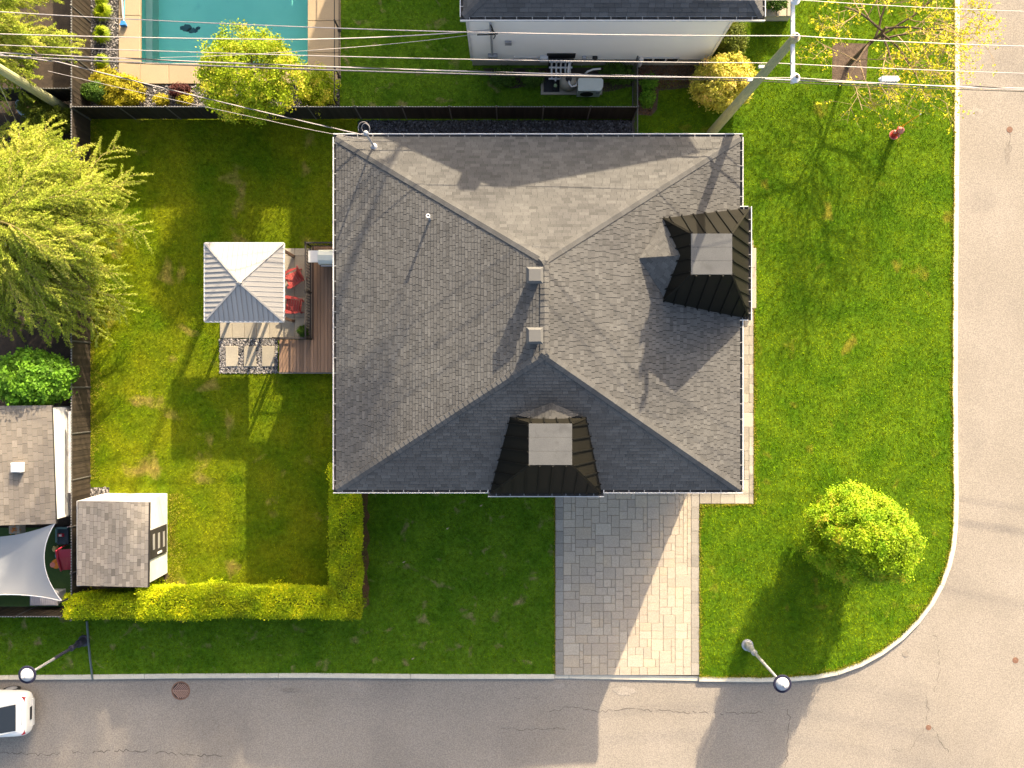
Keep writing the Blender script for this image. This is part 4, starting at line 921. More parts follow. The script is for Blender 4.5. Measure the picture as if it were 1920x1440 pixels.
t = thing('water_jug', 'blue plastic jug standing at the far left under the tree', 'jug', P(16, 322)); p = P(16, 322, .3); mb = MB(); mb.lathe((p.x, p.y, -.15), [(.13, 0), (.14, .3), (.12, .42), (.05, .5)], 14); mb.build('body', M['blue'], t)
mb = MB(); mb.lathe((p.x, p.y, .35), [(.05, 0), (.05, .06)], 10); mb.build('cap', M['white'], t)
t = thing('pallet', 'dark slatted pallet at the far left above the trampoline', 'pallet', P(0, 345))
for k in range(8): a = P(-8 + k * 4, 357 - k * .6, .1); mb = MB(); mb.ob((a.x, a.y + .35, .02), (.035, 0, 0), (.06, .45, 0), (0, 0, .02)); mb.build('slat', M['blackp'], t)
for yy in (.05, .6): a = P(-8, 357, .0); mb = MB(); mb.ob((a.x + .35, a.y + yy, -.03), (.42, -.02, 0), (0, .04, 0), (0, 0, .03)); mb.build('runner', M['blackp'], t)

# ---------------------------------------------------------------- fences
FZ = 1.6
def fence(name, label, p, q, mat, h=FZ, bay=1.85, slatw=.11, twist=True, z_=-.02):
    p, q = Vector((*p, z_)), Vector((*q, z_)); d = (q - p).normalized(); L = (q - p).length; n = max(1, round(L / bay)); w = L / n; sd = Vector((-d.y, d.x, 0)); up = Vector((0, 0, 1))
    t = thing(name, label, 'fence', (p + q) / 2)
    pm = MB(); pm.tube([(0, 0, 0), (0, 0, h + .04)], .032, 8); pm.lathe((0, 0, h + .04), [(.04, 0), (.04, .03), (.01, .06)], 8); pme = pm.mesh('post', M['darkrail'])
    sm = MB(); k = int(w / slatw); g = random.Random(3)
    for i in range(k):
        a = (i + .5) * w / k; sm.ob(d * a + sd * ((i % 2) * .008 - .004) + up * (h / 2), d * (w / k * .53), sd * .004, up * (h / 2 - .04), 0, g.random())
    ms = [sm.mesh('slat_panel', mat)]
    for i in range(n + 1): link('post', pme, t, p + d * w * i)
    for i in range(n): o = link('slat_panel', ms[0], t, p + d * w * i)
    mb = MB(); mb.tube([p + up * (h - .02), q + up * (h - .02)], .024, 6); mb.build('top_rail', M['darkrail'], t)
    if twist:
        mb = MB(); m = int(L / .11)
        for i in range(m): c = p + d * (i + .5) * L / m + up * (h + .02); mb.ob(c, d * .016, sd * .01, up * .018)
        mb.build('wire_twist', M['galv'], t, kind='stuff')
    return t
Yf = P(0, 223).y; Xw = P(170, 0).x
fence('slat_fence', 'long black slat fence running above the house along the lawn and dark stones', (Xw, Yf), (P(1186, 0).x, Yf), M['dark'])
fence('slat_fence', 'long brownish black fence with many bays down the left side of the back lawn', (Xw, P(0, 1143).y), (Xw, Yf - .05), M['brownfence'])
fence('slat_fence', 'black fence running up between the stone bed and the upper left yard', (Xw, Yf + .05), (Xw, 23), M['brownfence'])
fence('slat_fence', 'black fence crossing the upper left corner behind the dark clipped bushes', (-27, P(0, 190).y), (Xw - .05, P(0, 190).y), M['dark'])
fence('slat_fence', 'black fence bay at the lower left between the shade sail and the street lawn', (-27, P(0, 1137).y), (P(150, 0).x, P(0, 1137).y), M['brownfence'])
t = thing('pool_fence', 'thin dark pool fence with glass panels along the right coping', 'fence', (P(637, 0).x, 14, 0)); X = P(637, 0).x
for v in (-60, 58, 145, 203): y = P(0, v).y; mb = MB(); mb.box(X - .025, X + .025, y - .025, y + .025, -.1, 1.12); mb.lathe((X, y, .04), [(.08, 0), (.08, .03), (.03, .05)], 10); mb.build('post', M['iron'], t)
for zz in (1.08, .12): mb = MB(); mb.bar((X, P(0, 203).y, zz), (X, 20, zz), .03, .03); mb.build('rail', M['iron'], t)
def lattice(name, label, p, q, h, z_=0):
    p, q = Vector((*p, z_)), Vector((*q, z_)); L = (q - p).length; d = (q - p).normalized(); up = Vector((0, 0, 1)); t = thing(name, label, 'gate', (p + q) / 2); mb = MB(); s_ = .14; n = int(L / s_); m = int(h / s_)
    for i in range(-m, n):
        for sg in (1, -1):
            a0, b0 = (i * s_, 0.0); a1, b1 = i * s_ + h, h
            if a0 < 0: b0 = -a0; a0 = 0
            if a1 > L: b1 -= a1 - L; a1 = L
            if b1 <= b0: continue
            if sg < 0: b0, b1 = h - b0, h - b1
            mb.bar(p + d * a0 + up * b0, p + d * a1 + up * b1, .005, .005, up=(0, 1, 0))
    mb.build('wire_mesh', M['iron'], t, kind='stuff')
    for a in (p, q): m2 = MB(); m2.tube([a, a + up * (h + .05)], .03, 8); m2.build('post', M['darkrail'], t)
    for zz in (h, .06): m2 = MB(); m2.tube([p + up * zz, q + up * zz], .022, 6); m2.build('rail', M['darkrail'], t)
lattice('chain_link_gate', 'see-through wire mesh gate between the black fence and the white house', (P(1186, 0).x, Yf + .06), (P(1186, 0).x, P(0, 131).y), 1.45)
lattice('chain_link_gate', 'short see-through wire mesh gate between the black fence and the dark roof', (P(1186, 0).x, Yf - .06), (P(1186, 0).x, P(0, 300).y), 1.45)

# ---------------------------------------------------------------- pool machinery by the white wall
pad = thing('equipment_pad', 'concrete pad beside the white house carrying the pool machinery', 'concrete pad', P(1072, 150))
a, c = P(1014, 178), P(1129, 143); mb = MB(); mb.bbox(a.x, c.x, a.y, c.y, -.1, .06, .01); mb.build('slab', M['slab'], pad)
a, c = P(1020, 172, .1), P(1049, 143, .1); t = thing('rubber_mat', 'black ribbed mat at the left end of the machinery pad', 'mat', a); mb = MB(); mb.box(a.x, c.x, a.y, c.y, .062, .08)
for i in range(14): y = a.y + .02 + i * (c.y - a.y - .04) / 13; mb.box(a.x - .03, c.x, y - .01, y + .01, .08, .092)
mb.build('mat', M['blackp'], t)
p = P(1064, 160, .1); t = thing('pool_filter', 'round tan pool filter tank with a black valve on top', 'pool filter', p)
mb = MB(); mb.lathe((p.x, p.y, .06), [(.22, 0), (.26, .08), (.33, .2), (.34, .5), (.30, .68), (.18, .78), (.08, .8)], 24); mb.build('tank', M['tank'], t, smooth=True)
mb = MB(); mb.lathe((p.x, p.y, .84), [(.13, 0), (.13, .08), (.07, .1), (.07, .16), (.04, .17)], 12); mb.build('valve', M['blackp'], t)
mb = MB(); q = Vector((p.x, p.y, .9)); mb.tube([q, q + Vector((.02, -.2, 0)), q + Vector((.12, -.33, 0)), q + Vector((.3, -.25, -.1)), q + Vector((.36, -.02, -.3))], .035, 8); mb.tube([q, q + Vector((-.02, .3, .02)), q + Vector((.03, .65, 0))], .04, 8); mb.build('pipe', M['white'], t)
p = P(1041, 164, .1); t = thing('pool_pump', 'small black pool pump with a green and white cap on the ribbed mat', 'pump', p); mb = MB(); mb.lathe((p.x, p.y - .15, .2), [(.06, 0), (.09, .03), (.09, .38), (.05, .42)], 12, axis=(0, 1, 0)); mb.box(p.x - .08, p.x + .08, p.y - .15, p.y + .25, .09, .14); mb.build('motor', M['blackp'], t)
mb = MB(); mb.lathe((p.x, p.y + .0, .28), [(.07, 0), (.07, .08), (.03, .1)], 12); mb.build('cap', nmat('palegreen', (.32, .42, .22)), t)
mb = MB(); mb.tube([(p.x, p.y + .2, .3), (p.x + .02, p.y + .35, .45), (p.x + .1, p.y + .5, .45)], .035, 8); mb.build('pipe', M['white'], t)
a, c = P(1084, 170, .85), P(1131, 146, .85); t = thing('heat_pump', 'ivory heat pump with a round dark fan at the right end of the pad', 'heat pump', P(1108, 160))
mb = MB(); ch = .12; pl = [(a.x, a.y), (c.x - .1, a.y), (c.x, a.y + .18), (c.x, c.y - .08), (c.x - .08, c.y), (a.x + .06, c.y), (a.x, c.y - .06)]; mb.prism(pl, .08, .8); mb.prism([(x, y) for x, y in pl], .803, .84); mb.build('casing', M['pumpw'], t)
mb = MB(); mb.lathe((a.x + .38, a.y - .003, .45), [(.27, 0), (.27, .02), (.24, .03), (.24, .015)], 24, axis=(0, -1, 0)); mb.build('fan_grille', M['blackp'], t)
mb = MB(); mb.box(a.x + .75, c.x - .14, a.y - .02, a.y - .002, .5, .72); mb.build('control_panel', M['galv'], t)
mb = MB(); mb.tube([P(1096, 140, .5), P(1102, 134, .7), P(1112, 130, .7), P(1126, 129, .6)], .04, 8); mb.build('pipe', M['white'], t)
t = thing('pipe_rack', 'tangle of white plumbing pipes and valves against the white house wall', 'pipes', P(1050, 130)); x0, x1 = P(1030, 0, .9).x, P(1074, 0, .9).x; Y1 = wy - .25
for zz, y_ in ((1.0, Y1), (.62, Y1 - .1), (.3, Y1 - .45)): mb = MB(); mb.tube([(x0, y_, zz), (x1, y_, zz)], .04, 8); mb.build('pipe', M['white'], t)
for i in range(5):
    xx = x0 + .1 + i * (x1 - x0 - .2) / 4; mb = MB(); mb.tube([(xx, Y1, 1.0), (xx, Y1 - .1, .62), (xx + .03, Y1 - .45, .3)], .035, 8); mb.build('pipe', M['white'], t)
    mb = MB(); mb.lathe((xx, Y1, 1.0), [(.07, -.05), (.07, .07), (.03, .1)], 8); mb.build('valve', M['galv'], t)
mb = MB(); mb.box(x0 - .02, x1 + .02, wy - .2, wy - .16, -.1, 1.1); mb.build('back_board', M['blackp'], t)

# ---------------------------------------------------------------- landing, kerb side strip, hydrant, lamps
t = thing('entrance_step', 'long pale concrete step by the right turret of the house', 'step', P(1410, 520)); a, c = P(1375, 578, .35), P(1418, 465, .35)
n = 3
for i in range(n): mb = MB(); h = (c.y - a.y) / n; mb.bbox(a.x, c.x, a.y + i * h + .004, a.y + (i + 1) * h - .004, .2, .35, .012, 0, rnd.random()); mb.build('step_slab', M['slab'], t)
mb = MB(); mb.box(a.x + .03, c.x - .05, a.y + .05, c.y - .05, -.1, .2); mb.build('base', M['beige'], t)
t = thing('edging_strip', 'thin grey metal strip crossing the street lawn beside the left lamp', 'edging', P(168, 1220)); pts = [P(163, 1165, .05), P(166, 1205, .05), P(169, 1235, .05), P(174, 1275, .03)]; mb = MB()
for i in range(3): mb.bar(pts[i], pts[i + 1], .05, .1)
mb.build('strip', nmat('strip_grey', (.10, .13, .13)), t)
hy = P(1676, 253); t = thing('fire_hydrant', 'red fire hydrant with a yellow marker rod on the right lawn', 'hydrant', hy); x, y = hy.x, hy.y
mb = MB(); mb.lathe((x, y, -.02), [(.17, 0), (.17, .05), (.12, .06), (.115, .55), (.15, .57), (.15, .62), (.12, .64)], 18); mb.build('barrel', M['hydrant'], t, smooth=False)
mb = MB(); mb.lathe((x, y, .62), [(.135, 0), (.13, .08), (.09, .16), (.035, .2), (.035, .25)], 16); mb.build('bonnet', M['pink'], t)
for dx, dy, r_ in ((0, 1, .05), (0, -1, .05), (-1, 0, .07)): mb = MB(); mb.lathe((x, y, .45), [(r_, .1), (r_, .17), (r_ * 1.15, .17), (r_ * 1.15, .2), (.02, .22)], 10, axis=(dx, dy, 0)); mb.build('outlet_cap', M['pink'], t)
mb = MB(); mb.tube([(x + .02, y + .14, .5), (x + .10, y + .2, 1.2), (x + .16, y + .24, 1.95)], .032, 7); mb.build('marker_rod', M['yellow'], t)
mb = MB(); mb.lathe((x + .16, y + .24, 1.93), [(.025, 0), (.025, .1)], 8); mb.build('rod_tip', M['white'], t)
mb = MB(); mb.lathe((x, y, 0), [(.22, -.03), (.2, .02), (.13, .03)], 14); mb.build('flange', M['pink'], t)
def lamp(label, u, v, h, band):
    b = P(u, v); t = thing('street_lamp', label, 'street lamp', b, 'street lamps along the kerb'); x, y = b.x, b.y
    mb = MB(); mb.lathe((x, y, -.02), [(.24, 0), (.24, .08), (.17, .12), (.16, .5), (.10, .62), (.095, 1.0), (.12, 1.02), (.12, 1.1), (.075, 1.16)], 20); mb.build('base', band, t)
    mb = MB(); mb.tube([(x, y, 1.1), (x, y, 2.4)], .062, 12); mb.build('lower_pole', band, t)
    mb = MB(); mb.tube([(x, y, 2.4), (x, y, h - .3)], [.055, .045], 12); mb.lathe((x, y, h - .5), [(.07, 0), (.09, .06), (.09, .1), (.05, .16)], 12); mb.build('pole', M['galv'], t)
    mb = MB(); mb.lathe((x, y, h - .32), [(.10, 0), (.14, .05), (.24, .22), (.24, .26)], 20); mb.build('globe', nmat('frosted_globe', (.55, .57, .60), rough=.25), t, smooth=False)
    mb = MB(); mb.lathe((x, y, h - .07), [(.31, -.05), (.335, 0), (.32, .03), (.262, .035), (.255, .0)], 28); mb.build('rim', nmat('lamp_rim', (.02, .02, .04), rough=.6, spec=.1), t)
    mb = MB(); mb.lathe((x, y, h - .06), [(.252, 0), (.20, .09), (.10, .2), (.05, .23)], 28); mb.build('hood', nmat('lamp_hood', (.42, .44, .48), (.36, .38, .42), 6, .4), t)
    mb = MB(); mb.lathe((x, y, h + .15), [(.06, 0), (.06, .09), (.03, .13)], 12); mb.build('photocell', M['galv'], t)
lamp('grey street lamp with pale round hood on the corner lawn right of the driveway', 1401, 1209, 4.75, M['galv'])
lamp('street lamp with dark lower pole and pale round hood at the lower left', 158, 1201, 4.3, nmat('dark_band', (.03, .03, .05), rough=.4))
# ---------------------------------------------------------------- utility poles and wires
def upole(label, b, h, arm, lean=Vector((0, 0, 0))):
    t = thing('utility_pole', label, 'utility pole', b, 'wooden utility poles'); top = b + lean + Vector((0, 0, h)); mb = MB()
    n = 8; pts = [b.lerp(top, i / n) for i in range(n + 1)]; pts[0] = b - Vector((0, 0, .2)); mb.tube(pts, [.20 - .07 * i / n for i in range(n + 1)], 14); mb.build('pole', M['pole'], t)
    y0, y1 = arm; mb = MB(); mb.ob((top.x, (y0 + y1) / 2, h - .28), (.05, 0, 0), (0, (y1 - y0) / 2 + .1, 0), (0, 0, .055)); mb.build('crossarm', M['white'], t)
    mb = MB(); mb.lathe((top.x, top.y, h), [(.115, -.06), (.1, .02), (.02, .05)], 12); mb.build('pole_cap', M['coping'], t)
    for yy in (y0, (y0 + y1) / 2 + .12 if False else top.y + .03, y1):
        mb = MB(); mb.lathe((top.x + .02, yy, h - .2), [(.04, 0), (.14, .06), (.15, .1), (.07, .14), (.10, .2), (.04, .26)], 16); mb.lathe((top.x + .02, yy, h - .2), [(.14, .062), (.14, .07)], 16); ins = mb.build('insulator', M['white'], t)
        mb = MB(); mb.lathe((top.x + .02, yy - .01, h + .06), [(.055, 0), (.04, .03)], 10); mb.build('insulator_cap', M['cablek'], ins)
    for zz in (7.8, 6.5): q = b.lerp(top, zz / h); mb = MB(); mb.ob((q.x - .22, q.y + .05, zz), (.09, 0, 0), (0, .04, 0), (0, 0, .05)); mb.build('bracket', M['white'], t)
    return top
bR = P(1334, 249); tR = P(1492, 69, 10.5); topR = upole('tall weathered wooden utility pole with white crossarm above the right end of the house', bR, 10.5, (P(0, 146, 10.4).y, P(0, 0, 10.4).y), Vector((tR.x - bR.x, tR.y - bR.y, 0)))
bL = P(126, 206); tL = P(-214, -1, 10.4); topL = upole('weathered wooden utility pole crossing the upper left corner', bL, 10.4, (tL.y - 1.3, tL.y + 1.1), Vector((tL.x - bL.x, tL.y - bL.y, 0)))
def wire(label, pts, r_=.016, sag=.6, mat=None, name='power_line', twist=False, extra=None):
    t = thing(name, label, 'overhead wire', pts[0], 'overhead wires'); mb = MB(); Q = []
    for i in range(len(pts) - 1):
        a, c = Vector(pts[i]), Vector(pts[i + 1]); s_ = sag if i == 0 or (c - a).length > 15 else .15
        for k in range(28): f = k / 28; p = a.lerp(c, f); p.z -= 4 * s_ * f * (1 - f); Q.append(p)
    Q.append(Vector(pts[-1])); mb.tube(Q, r_, 5); mb.build('wire', mat or M['alum'], t)
    if twist:
        m2 = MB(); m2.tube([q + Vector((0, .025 * math.cos(i * 1.7), .025 * math.sin(i * 1.7))) for i, q in enumerate(Q)], r_ * .8, 4); m2.build('second_strand', M['cablek'], t)
wire('topmost bare wire crossing the right road at the upper edge', [P(-214, -70, 10.6), P(1501, 0, 10.5), P(2750, 18, 10.5)], .011)
wire('bare wire from the centre insulator of the right pole across the pool', [P(-214, 8, 10.6), P(1492, 67, 10.6), P(2750, 84, 10.6)], .015)
wire('bare wire running across the lower part of the white wall', [P(-214, 75, 8.3), P(1450, 118, 7.8), P(2750, 150, 8.2)], .014, .4)
wire('bare wire held by the lowest insulator of the right pole', [P(-214, 92, 10.5), P(1494, 146, 10.5), P(2750, 178, 10.5)], .013, .55)
wire('thick bundled cable crossing just above the long black fence', [P(-214, 88, 7.0), P(1416, 147, 6.5), P(2700, 178, 7.0)], .022, .35, twist=True)
wire('thin dark cable just below the thick bundled cable', [P(-214, 98, 6.6), P(1400, 151, 6.2), P(2700, 186, 6.6)], .014, .35, M['cablek'])
wire('service wire slanting from the left to the white house mast', [P(-214, 56, 8.0), P(560, 74, 6.0), P(921, 56, 4.6)], .018, .15)
wire('thin slanting wire reaching the white house below its service wire', [P(300, 108, 6.0), P(600, 93, 5.4), P(921, 60, 4.4)], .009, .1)
wire('twisted service wire dropping from the left to the roof corner mast', [P(-214, 68, 8.2), P(110, 116, 7.6), P(686, 254, 6.6)], .018, .12, twist=True)
wire('thin wire beside the twisted service wire to the roof corner', [P(90, 133, 7.0), P(500, 225, 6.4), P(690, 262, 6.2)], .008, .1)
wire('left guy wire stretched from the left pole to the dirt yard', [P(-60, 60, 8.5), P(23, 250, .5)], .012, .0, name='guy_wire')
wire('right guy wire stretched from the left pole to the dirt yard', [P(-40, 75, 8.5), P(52, 274, .2)], .012, .0, name='guy_wire')
t = thing('splice_enclosure', 'white cable splice box hanging on the thick cable near the right road', 'cable box', P(1667, 149, 6.5)); p = P(1667, 149, 6.5); mb = MB(); mb.ob(p, (.28, 0, 0), (0, .09, 0), (0, 0, .09)); mb.lathe(p - Vector((.36, 0, 0)), [(.03, 0), (.08, .08)], 8, axis=(1, 0, 0)); mb.lathe(p + Vector((.28, 0, 0)), [(.08, 0), (.03, .08)], 8, axis=(1, 0, 0)); mb.build('case', M['white'], t)
for k in range(5): mb = MB(); mb.ob(p + Vector((-.2 + k * .1, 0, 0)), (.012, 0, 0), (0, .1, 0), (0, 0, .1)); mb.build('rib', M['galv'], t)
# ---------------------------------------------------------------- parked car (rear end in view)
car = thing('parked_car', 'white parked car seen from above at the lower left with its dark rear window', 'car', (-21.9, -13.5, z))
cx, cy, cz = -19.78, -13.52, z     # rear bumper, centre line
def sec(x, w0, w1, w2, zt, wr, zr):   # half widths: sill, waist, shoulder; zt shoulder height; roof half width / height
    L_ = [(w0, .28), (w1, .50), (w1, .72), (w2, zt), (wr, zr)]
    return [(cx - x, cy + y, cz + zz) for y, zz in L_] + [(cx - x, cy - y, cz + zz) for y, zz in reversed(L_)]
st = [sec(0, .60, .66, .60, .86, .45, .90), sec(.07, .76, .84, .74, .92, .55, .98), sec(.22, .84, .90, .80, .98, .60, 1.06), sec(.50, .87, .92, .84, 1.02, .62, 1.14), sec(1.0, .88, .93, .86, 1.03, .66, 1.22),
      sec(1.9, .88, .93, .87, 1.02, .68, 1.24), sec(2.9, .88, .93, .87, 1.00, .66, 1.22), sec(3.3, .87, .92, .86, .98, .6, 1.03), sec(4.2, .82, .88, .78, .86, .5, .92), sec(4.6, .6, .7, .6, .7, .4, .74)]
mb = MB(); n = 10; mb.add([p for s_ in st for p in s_], [(i * n + j, (i + 1) * n + j, (i + 1) * n + (j + 1) % n, i * n + (j + 1) % n) for i in range(len(st) - 1) for j in range(n)] + [tuple(range(n)), tuple((len(st) - 1) * n + j for j in reversed(range(n)))])
body = mb.build('body', M['carwhite'], car, smooth=False)
sb = body.modifiers.new('s', 'SUBSURF'); sb.levels = 2; sb.render_levels = 2
for p in body.data.polygons: p.use_smooth = True
def cab(x, w, wt, zb_, zt_): return [(cx - x, cy + w, cz + zb_), (cx - x, cy + wt, cz + zt_), (cx - x, cy - wt, cz + zt_), (cx - x, cy - w, cz + zb_)]
cb = [cab(.30, .60, .58, 1.05, 1.08), cab(.95, .74, .60, 1.1, 1.52), cab(1.5, .76, .62, 1.12, 1.58), cab(2.4, .76, .62, 1.12, 1.56), cab(3.2, .70, .6, 1.02, 1.06)]
mb = MB(); mb.add([p for s_ in cb for p in s_], [(i * 4 + j, (i + 1) * 4 + j, (i + 1) * 4 + j + 1, i * 4 + j + 1) for i in range(4) for j in range(3)] + [(0, 1, 2, 3)]); mb.build('roof', M['carwhite'], car)
mb = MB(); f = lambda s_, k_: Vector(s_[k_]); a, b_, c, d = f(cb[0], 1), f(cb[0], 2), f(cb[1], 2), f(cb[1], 1); o_ = Vector((.012, 0, .012))
q = [a.lerp(b_, .04).lerp(d, .06) + o_, a.lerp(b_, .96).lerp(c, .06) + o_, d.lerp(c, .93).lerp(b_, .03) + o_, d.lerp(c, .07).lerp(a, .03) + o_]; mb.add(q, [(0, 1, 2, 3)]); mb.build('rear_window', M['glass'], car)
for sg, ks in ((1, (0, 1)), (-1, (3, 2))):
    mb = MB(); o2 = Vector((0, .012 * sg, .006)); q = [Vector(cb[1][ks[0]]).lerp(Vector(cb[1][ks[1]]), .1), Vector(cb[3][ks[0]]).lerp(Vector(cb[3][ks[1]]), .1), Vector(cb[3][ks[0]]).lerp(Vector(cb[3][ks[1]]), .85), Vector(cb[1][ks[0]]).lerp(Vector(cb[1][ks[1]]), .85)]
    mb.add([v + o2 for v in q], [(0, 1, 2, 3)]); mb.build('side_window', M['glass'], car)
    mb = MB(); mb.ob((cx - .13, cy + .66 * sg, cz + .90), (.06, -.02 * sg, 0), (.0, .10, 0), (0, 0, .05)); mb.build('tail_light', M['redlamp'], car)
    for xx in (.95, 3.75):
        mb = MB(); mb.lathe((cx - xx, cy + .80 * sg, cz + .34), [(.20, -.1), (.33, -.1), (.34, -.05), (.34, .1), (.30, .12)], 24, axis=(0, sg, 0)); wl = mb.build('wheel', M['rubber'], car)
        mb = MB(); mb.lathe((cx - xx, cy + .80 * sg, cz + .34), [(.22, .12), (.2, .13), (.05, .14)], 16, axis=(0, sg, 0)); mb.build('rim', M['galv'], wl)
mb = MB(); mb.box(cx + .0, cx + .02, cy - .26, cy + .26, cz + .55, cz + .68); mb.build('number_plate', M['blackp'], car)
mb = MB(); mb.bar((cx - .20, cy - .62, cz + .985), (cx - .20, cy + .62, cz + .985), .012, .02); mb.bar((cx - .20, cy + .62, cz + .985), (cx - .9, cy + .70, cz + 1.06), .012, .02); mb.bar((cx - .20, cy - .62, cz + .985), (cx - .9, cy - .70, cz + 1.06), .012, .02); mb.build('panel_gap', M['blackp'], car)
mb = MB(); mb.bar((cx - .95, cy - .5, cz + 1.535), (cx - .95, cy + .5, cz + 1.535), .16, .03); mb.build('spoiler', M['carwhite'], car)
mb = MB(); mb.bar((cx - .16, cy - .35, cz + 1.01), (cx - .16, cy + .35, cz + 1.01), .03, .02); mb.build('trim_strip', M['galv'], car)
mb = MB(); mb.bar((cx - .01, cy - .55, cz + .46), (cx - .01, cy + .55, cz + .46), .1, .12); mb.build('bumper', nmat('bumper_grey', (.55, .54, .52)), car)  # bumper in a greyer tone than the body paint

# ---------------------------------------------------------------- vegetation
def shell_clumps(g, c, rad, K, n, sig, lo=.80, zmin=None, power=None):
    """leaf clumps spread over and inside an ellipsoid; returns points, per-leaf tint, outward dir"""
    d = g.normal(size=(K, 3)); d /= np.linalg.norm(d, axis=1)[:, None]
    f = g.uniform(lo, 1.03, K) * (1 + .07 * np.sin(d[:, 0] * 5 + d[:, 1] * 7 + c[2]))
    cc = np.array(c) + d * f[:, None] * np.array(rad)
    if zmin is not None: m = cc[:, 2] > zmin; cc, d = cc[m], d[m]
    pts = np.repeat(cc, n, 0) + g.normal(0, 1, (len(cc) * n, 3)) * sig
    t = np.repeat(np.clip(g.normal(.5, .2, len(cc)), 0, 1), n)
    return pts, t, np.repeat(d, n, 0)
def trunk_mesh(t, x, y, h, r, mat=None, lean=(0, 0), limbs=5, spread=.8, seed=0, name='trunk', zs=.35):
    g = random.Random(seed); mb = MB(); pts = [Vector((x + lean[0] * f + g.uniform(-.03, .03), y + lean[1] * f + g.uniform(-.03, .03), -.1 + (h + .1) * f)) for f in (0, .15, .35, .6, .8, 1)]
    mb.tube(pts, [r * 1.35, r, r * .85, r * .65, r * .45, r * .2], 8); mb.build(name, mat or M['bark'], t)
    for k in range(limbs):
        f = g.uniform(zs, .85); p = Vector((x + lean[0] * f, y + lean[1] * f, h * f)); a = g.uniform(0, 6.28); L = spread * g.uniform(.6, 1)
        mb = MB(); q = [p + Vector((math.cos(a) * L * s_, math.sin(a) * L * s_, L * .7 * s_ * (1.2 - s_ * .4))) for s_ in (0, .3, .6, 1)]; mb.tube(q, [r * .45, r * .3, r * .2, r * .08], 6); mb.build('limb', mat or M['bark'], t)
def shrub(name, label, cat, u, v, rad, mat, K=120, n=60, sig=.06, size=.04, z=None, seed=0, group=None, trunk=True, h=None, lo=.8, up=.6, outw=.8, aspect=.6, fill=True):
    g = np.random.default_rng(seed + 100); cz = rad[2] * .92 if z is None else z
    p = P(u, v, cz); t = thing(name, label, cat, (p.x, p.y, 0), group)
    trunk_mesh(t, p.x, p.y, cz + rad[2] * .4, max(.02, .035 * cz + .02), seed=seed, limbs=3, spread=rad[0] * .6, name='trunk' if cz > 1.2 else 'stem')
    pts, tt, d = shell_clumps(g, (p.x, p.y, cz), rad, K, n, sig, lo, zmin=.02)
    if fill:
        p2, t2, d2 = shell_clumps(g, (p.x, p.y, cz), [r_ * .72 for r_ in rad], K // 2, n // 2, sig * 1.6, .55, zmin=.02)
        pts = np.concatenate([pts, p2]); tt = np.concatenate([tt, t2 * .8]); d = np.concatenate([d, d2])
    m = pts[:, 2] > .01
    leaves('crown' if cz > 1.2 else 'foliage', pts[m], size, mat, t, seed, tint=tt[m], up=up, outward=d[m] * outw, aspect=aspect); return t
# egg shaped tree on the corner lawn
g = np.random.default_rng(42); b_ = P(1564, 983); t = thing('rounded_tree', 'dense egg shaped bright green tree standing alone on the corner lawn', 'tree', b_)
trunk_mesh(t, b_.x, b_.y, 4.4, .13, seed=9, limbs=9, spread=1.3, zs=.15)
P_, T_, D_ = [], [], []
for cz_, rr, rz, K in ((2.3, 1.86, 1.85, 420), (3.7, 1.60, 1.75, 360), (4.7, .95, 1.0, 90)):
    a = shell_clumps(g, (b_.x, b_.y, cz_), (rr, rr * .97, rz), K, 85, .10, .88, zmin=.35); P_.append(a[0]); T_.append(a[1]); D_.append(a[2])
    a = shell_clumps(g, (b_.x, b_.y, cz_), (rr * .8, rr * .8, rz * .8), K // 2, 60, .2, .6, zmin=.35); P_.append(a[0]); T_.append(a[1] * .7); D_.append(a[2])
leaves('crown', np.concatenate(P_), .042, M['lcorner'], t, 5, tint=np.concatenate(T_), up=.5, outward=np.concatenate(D_) * .9)
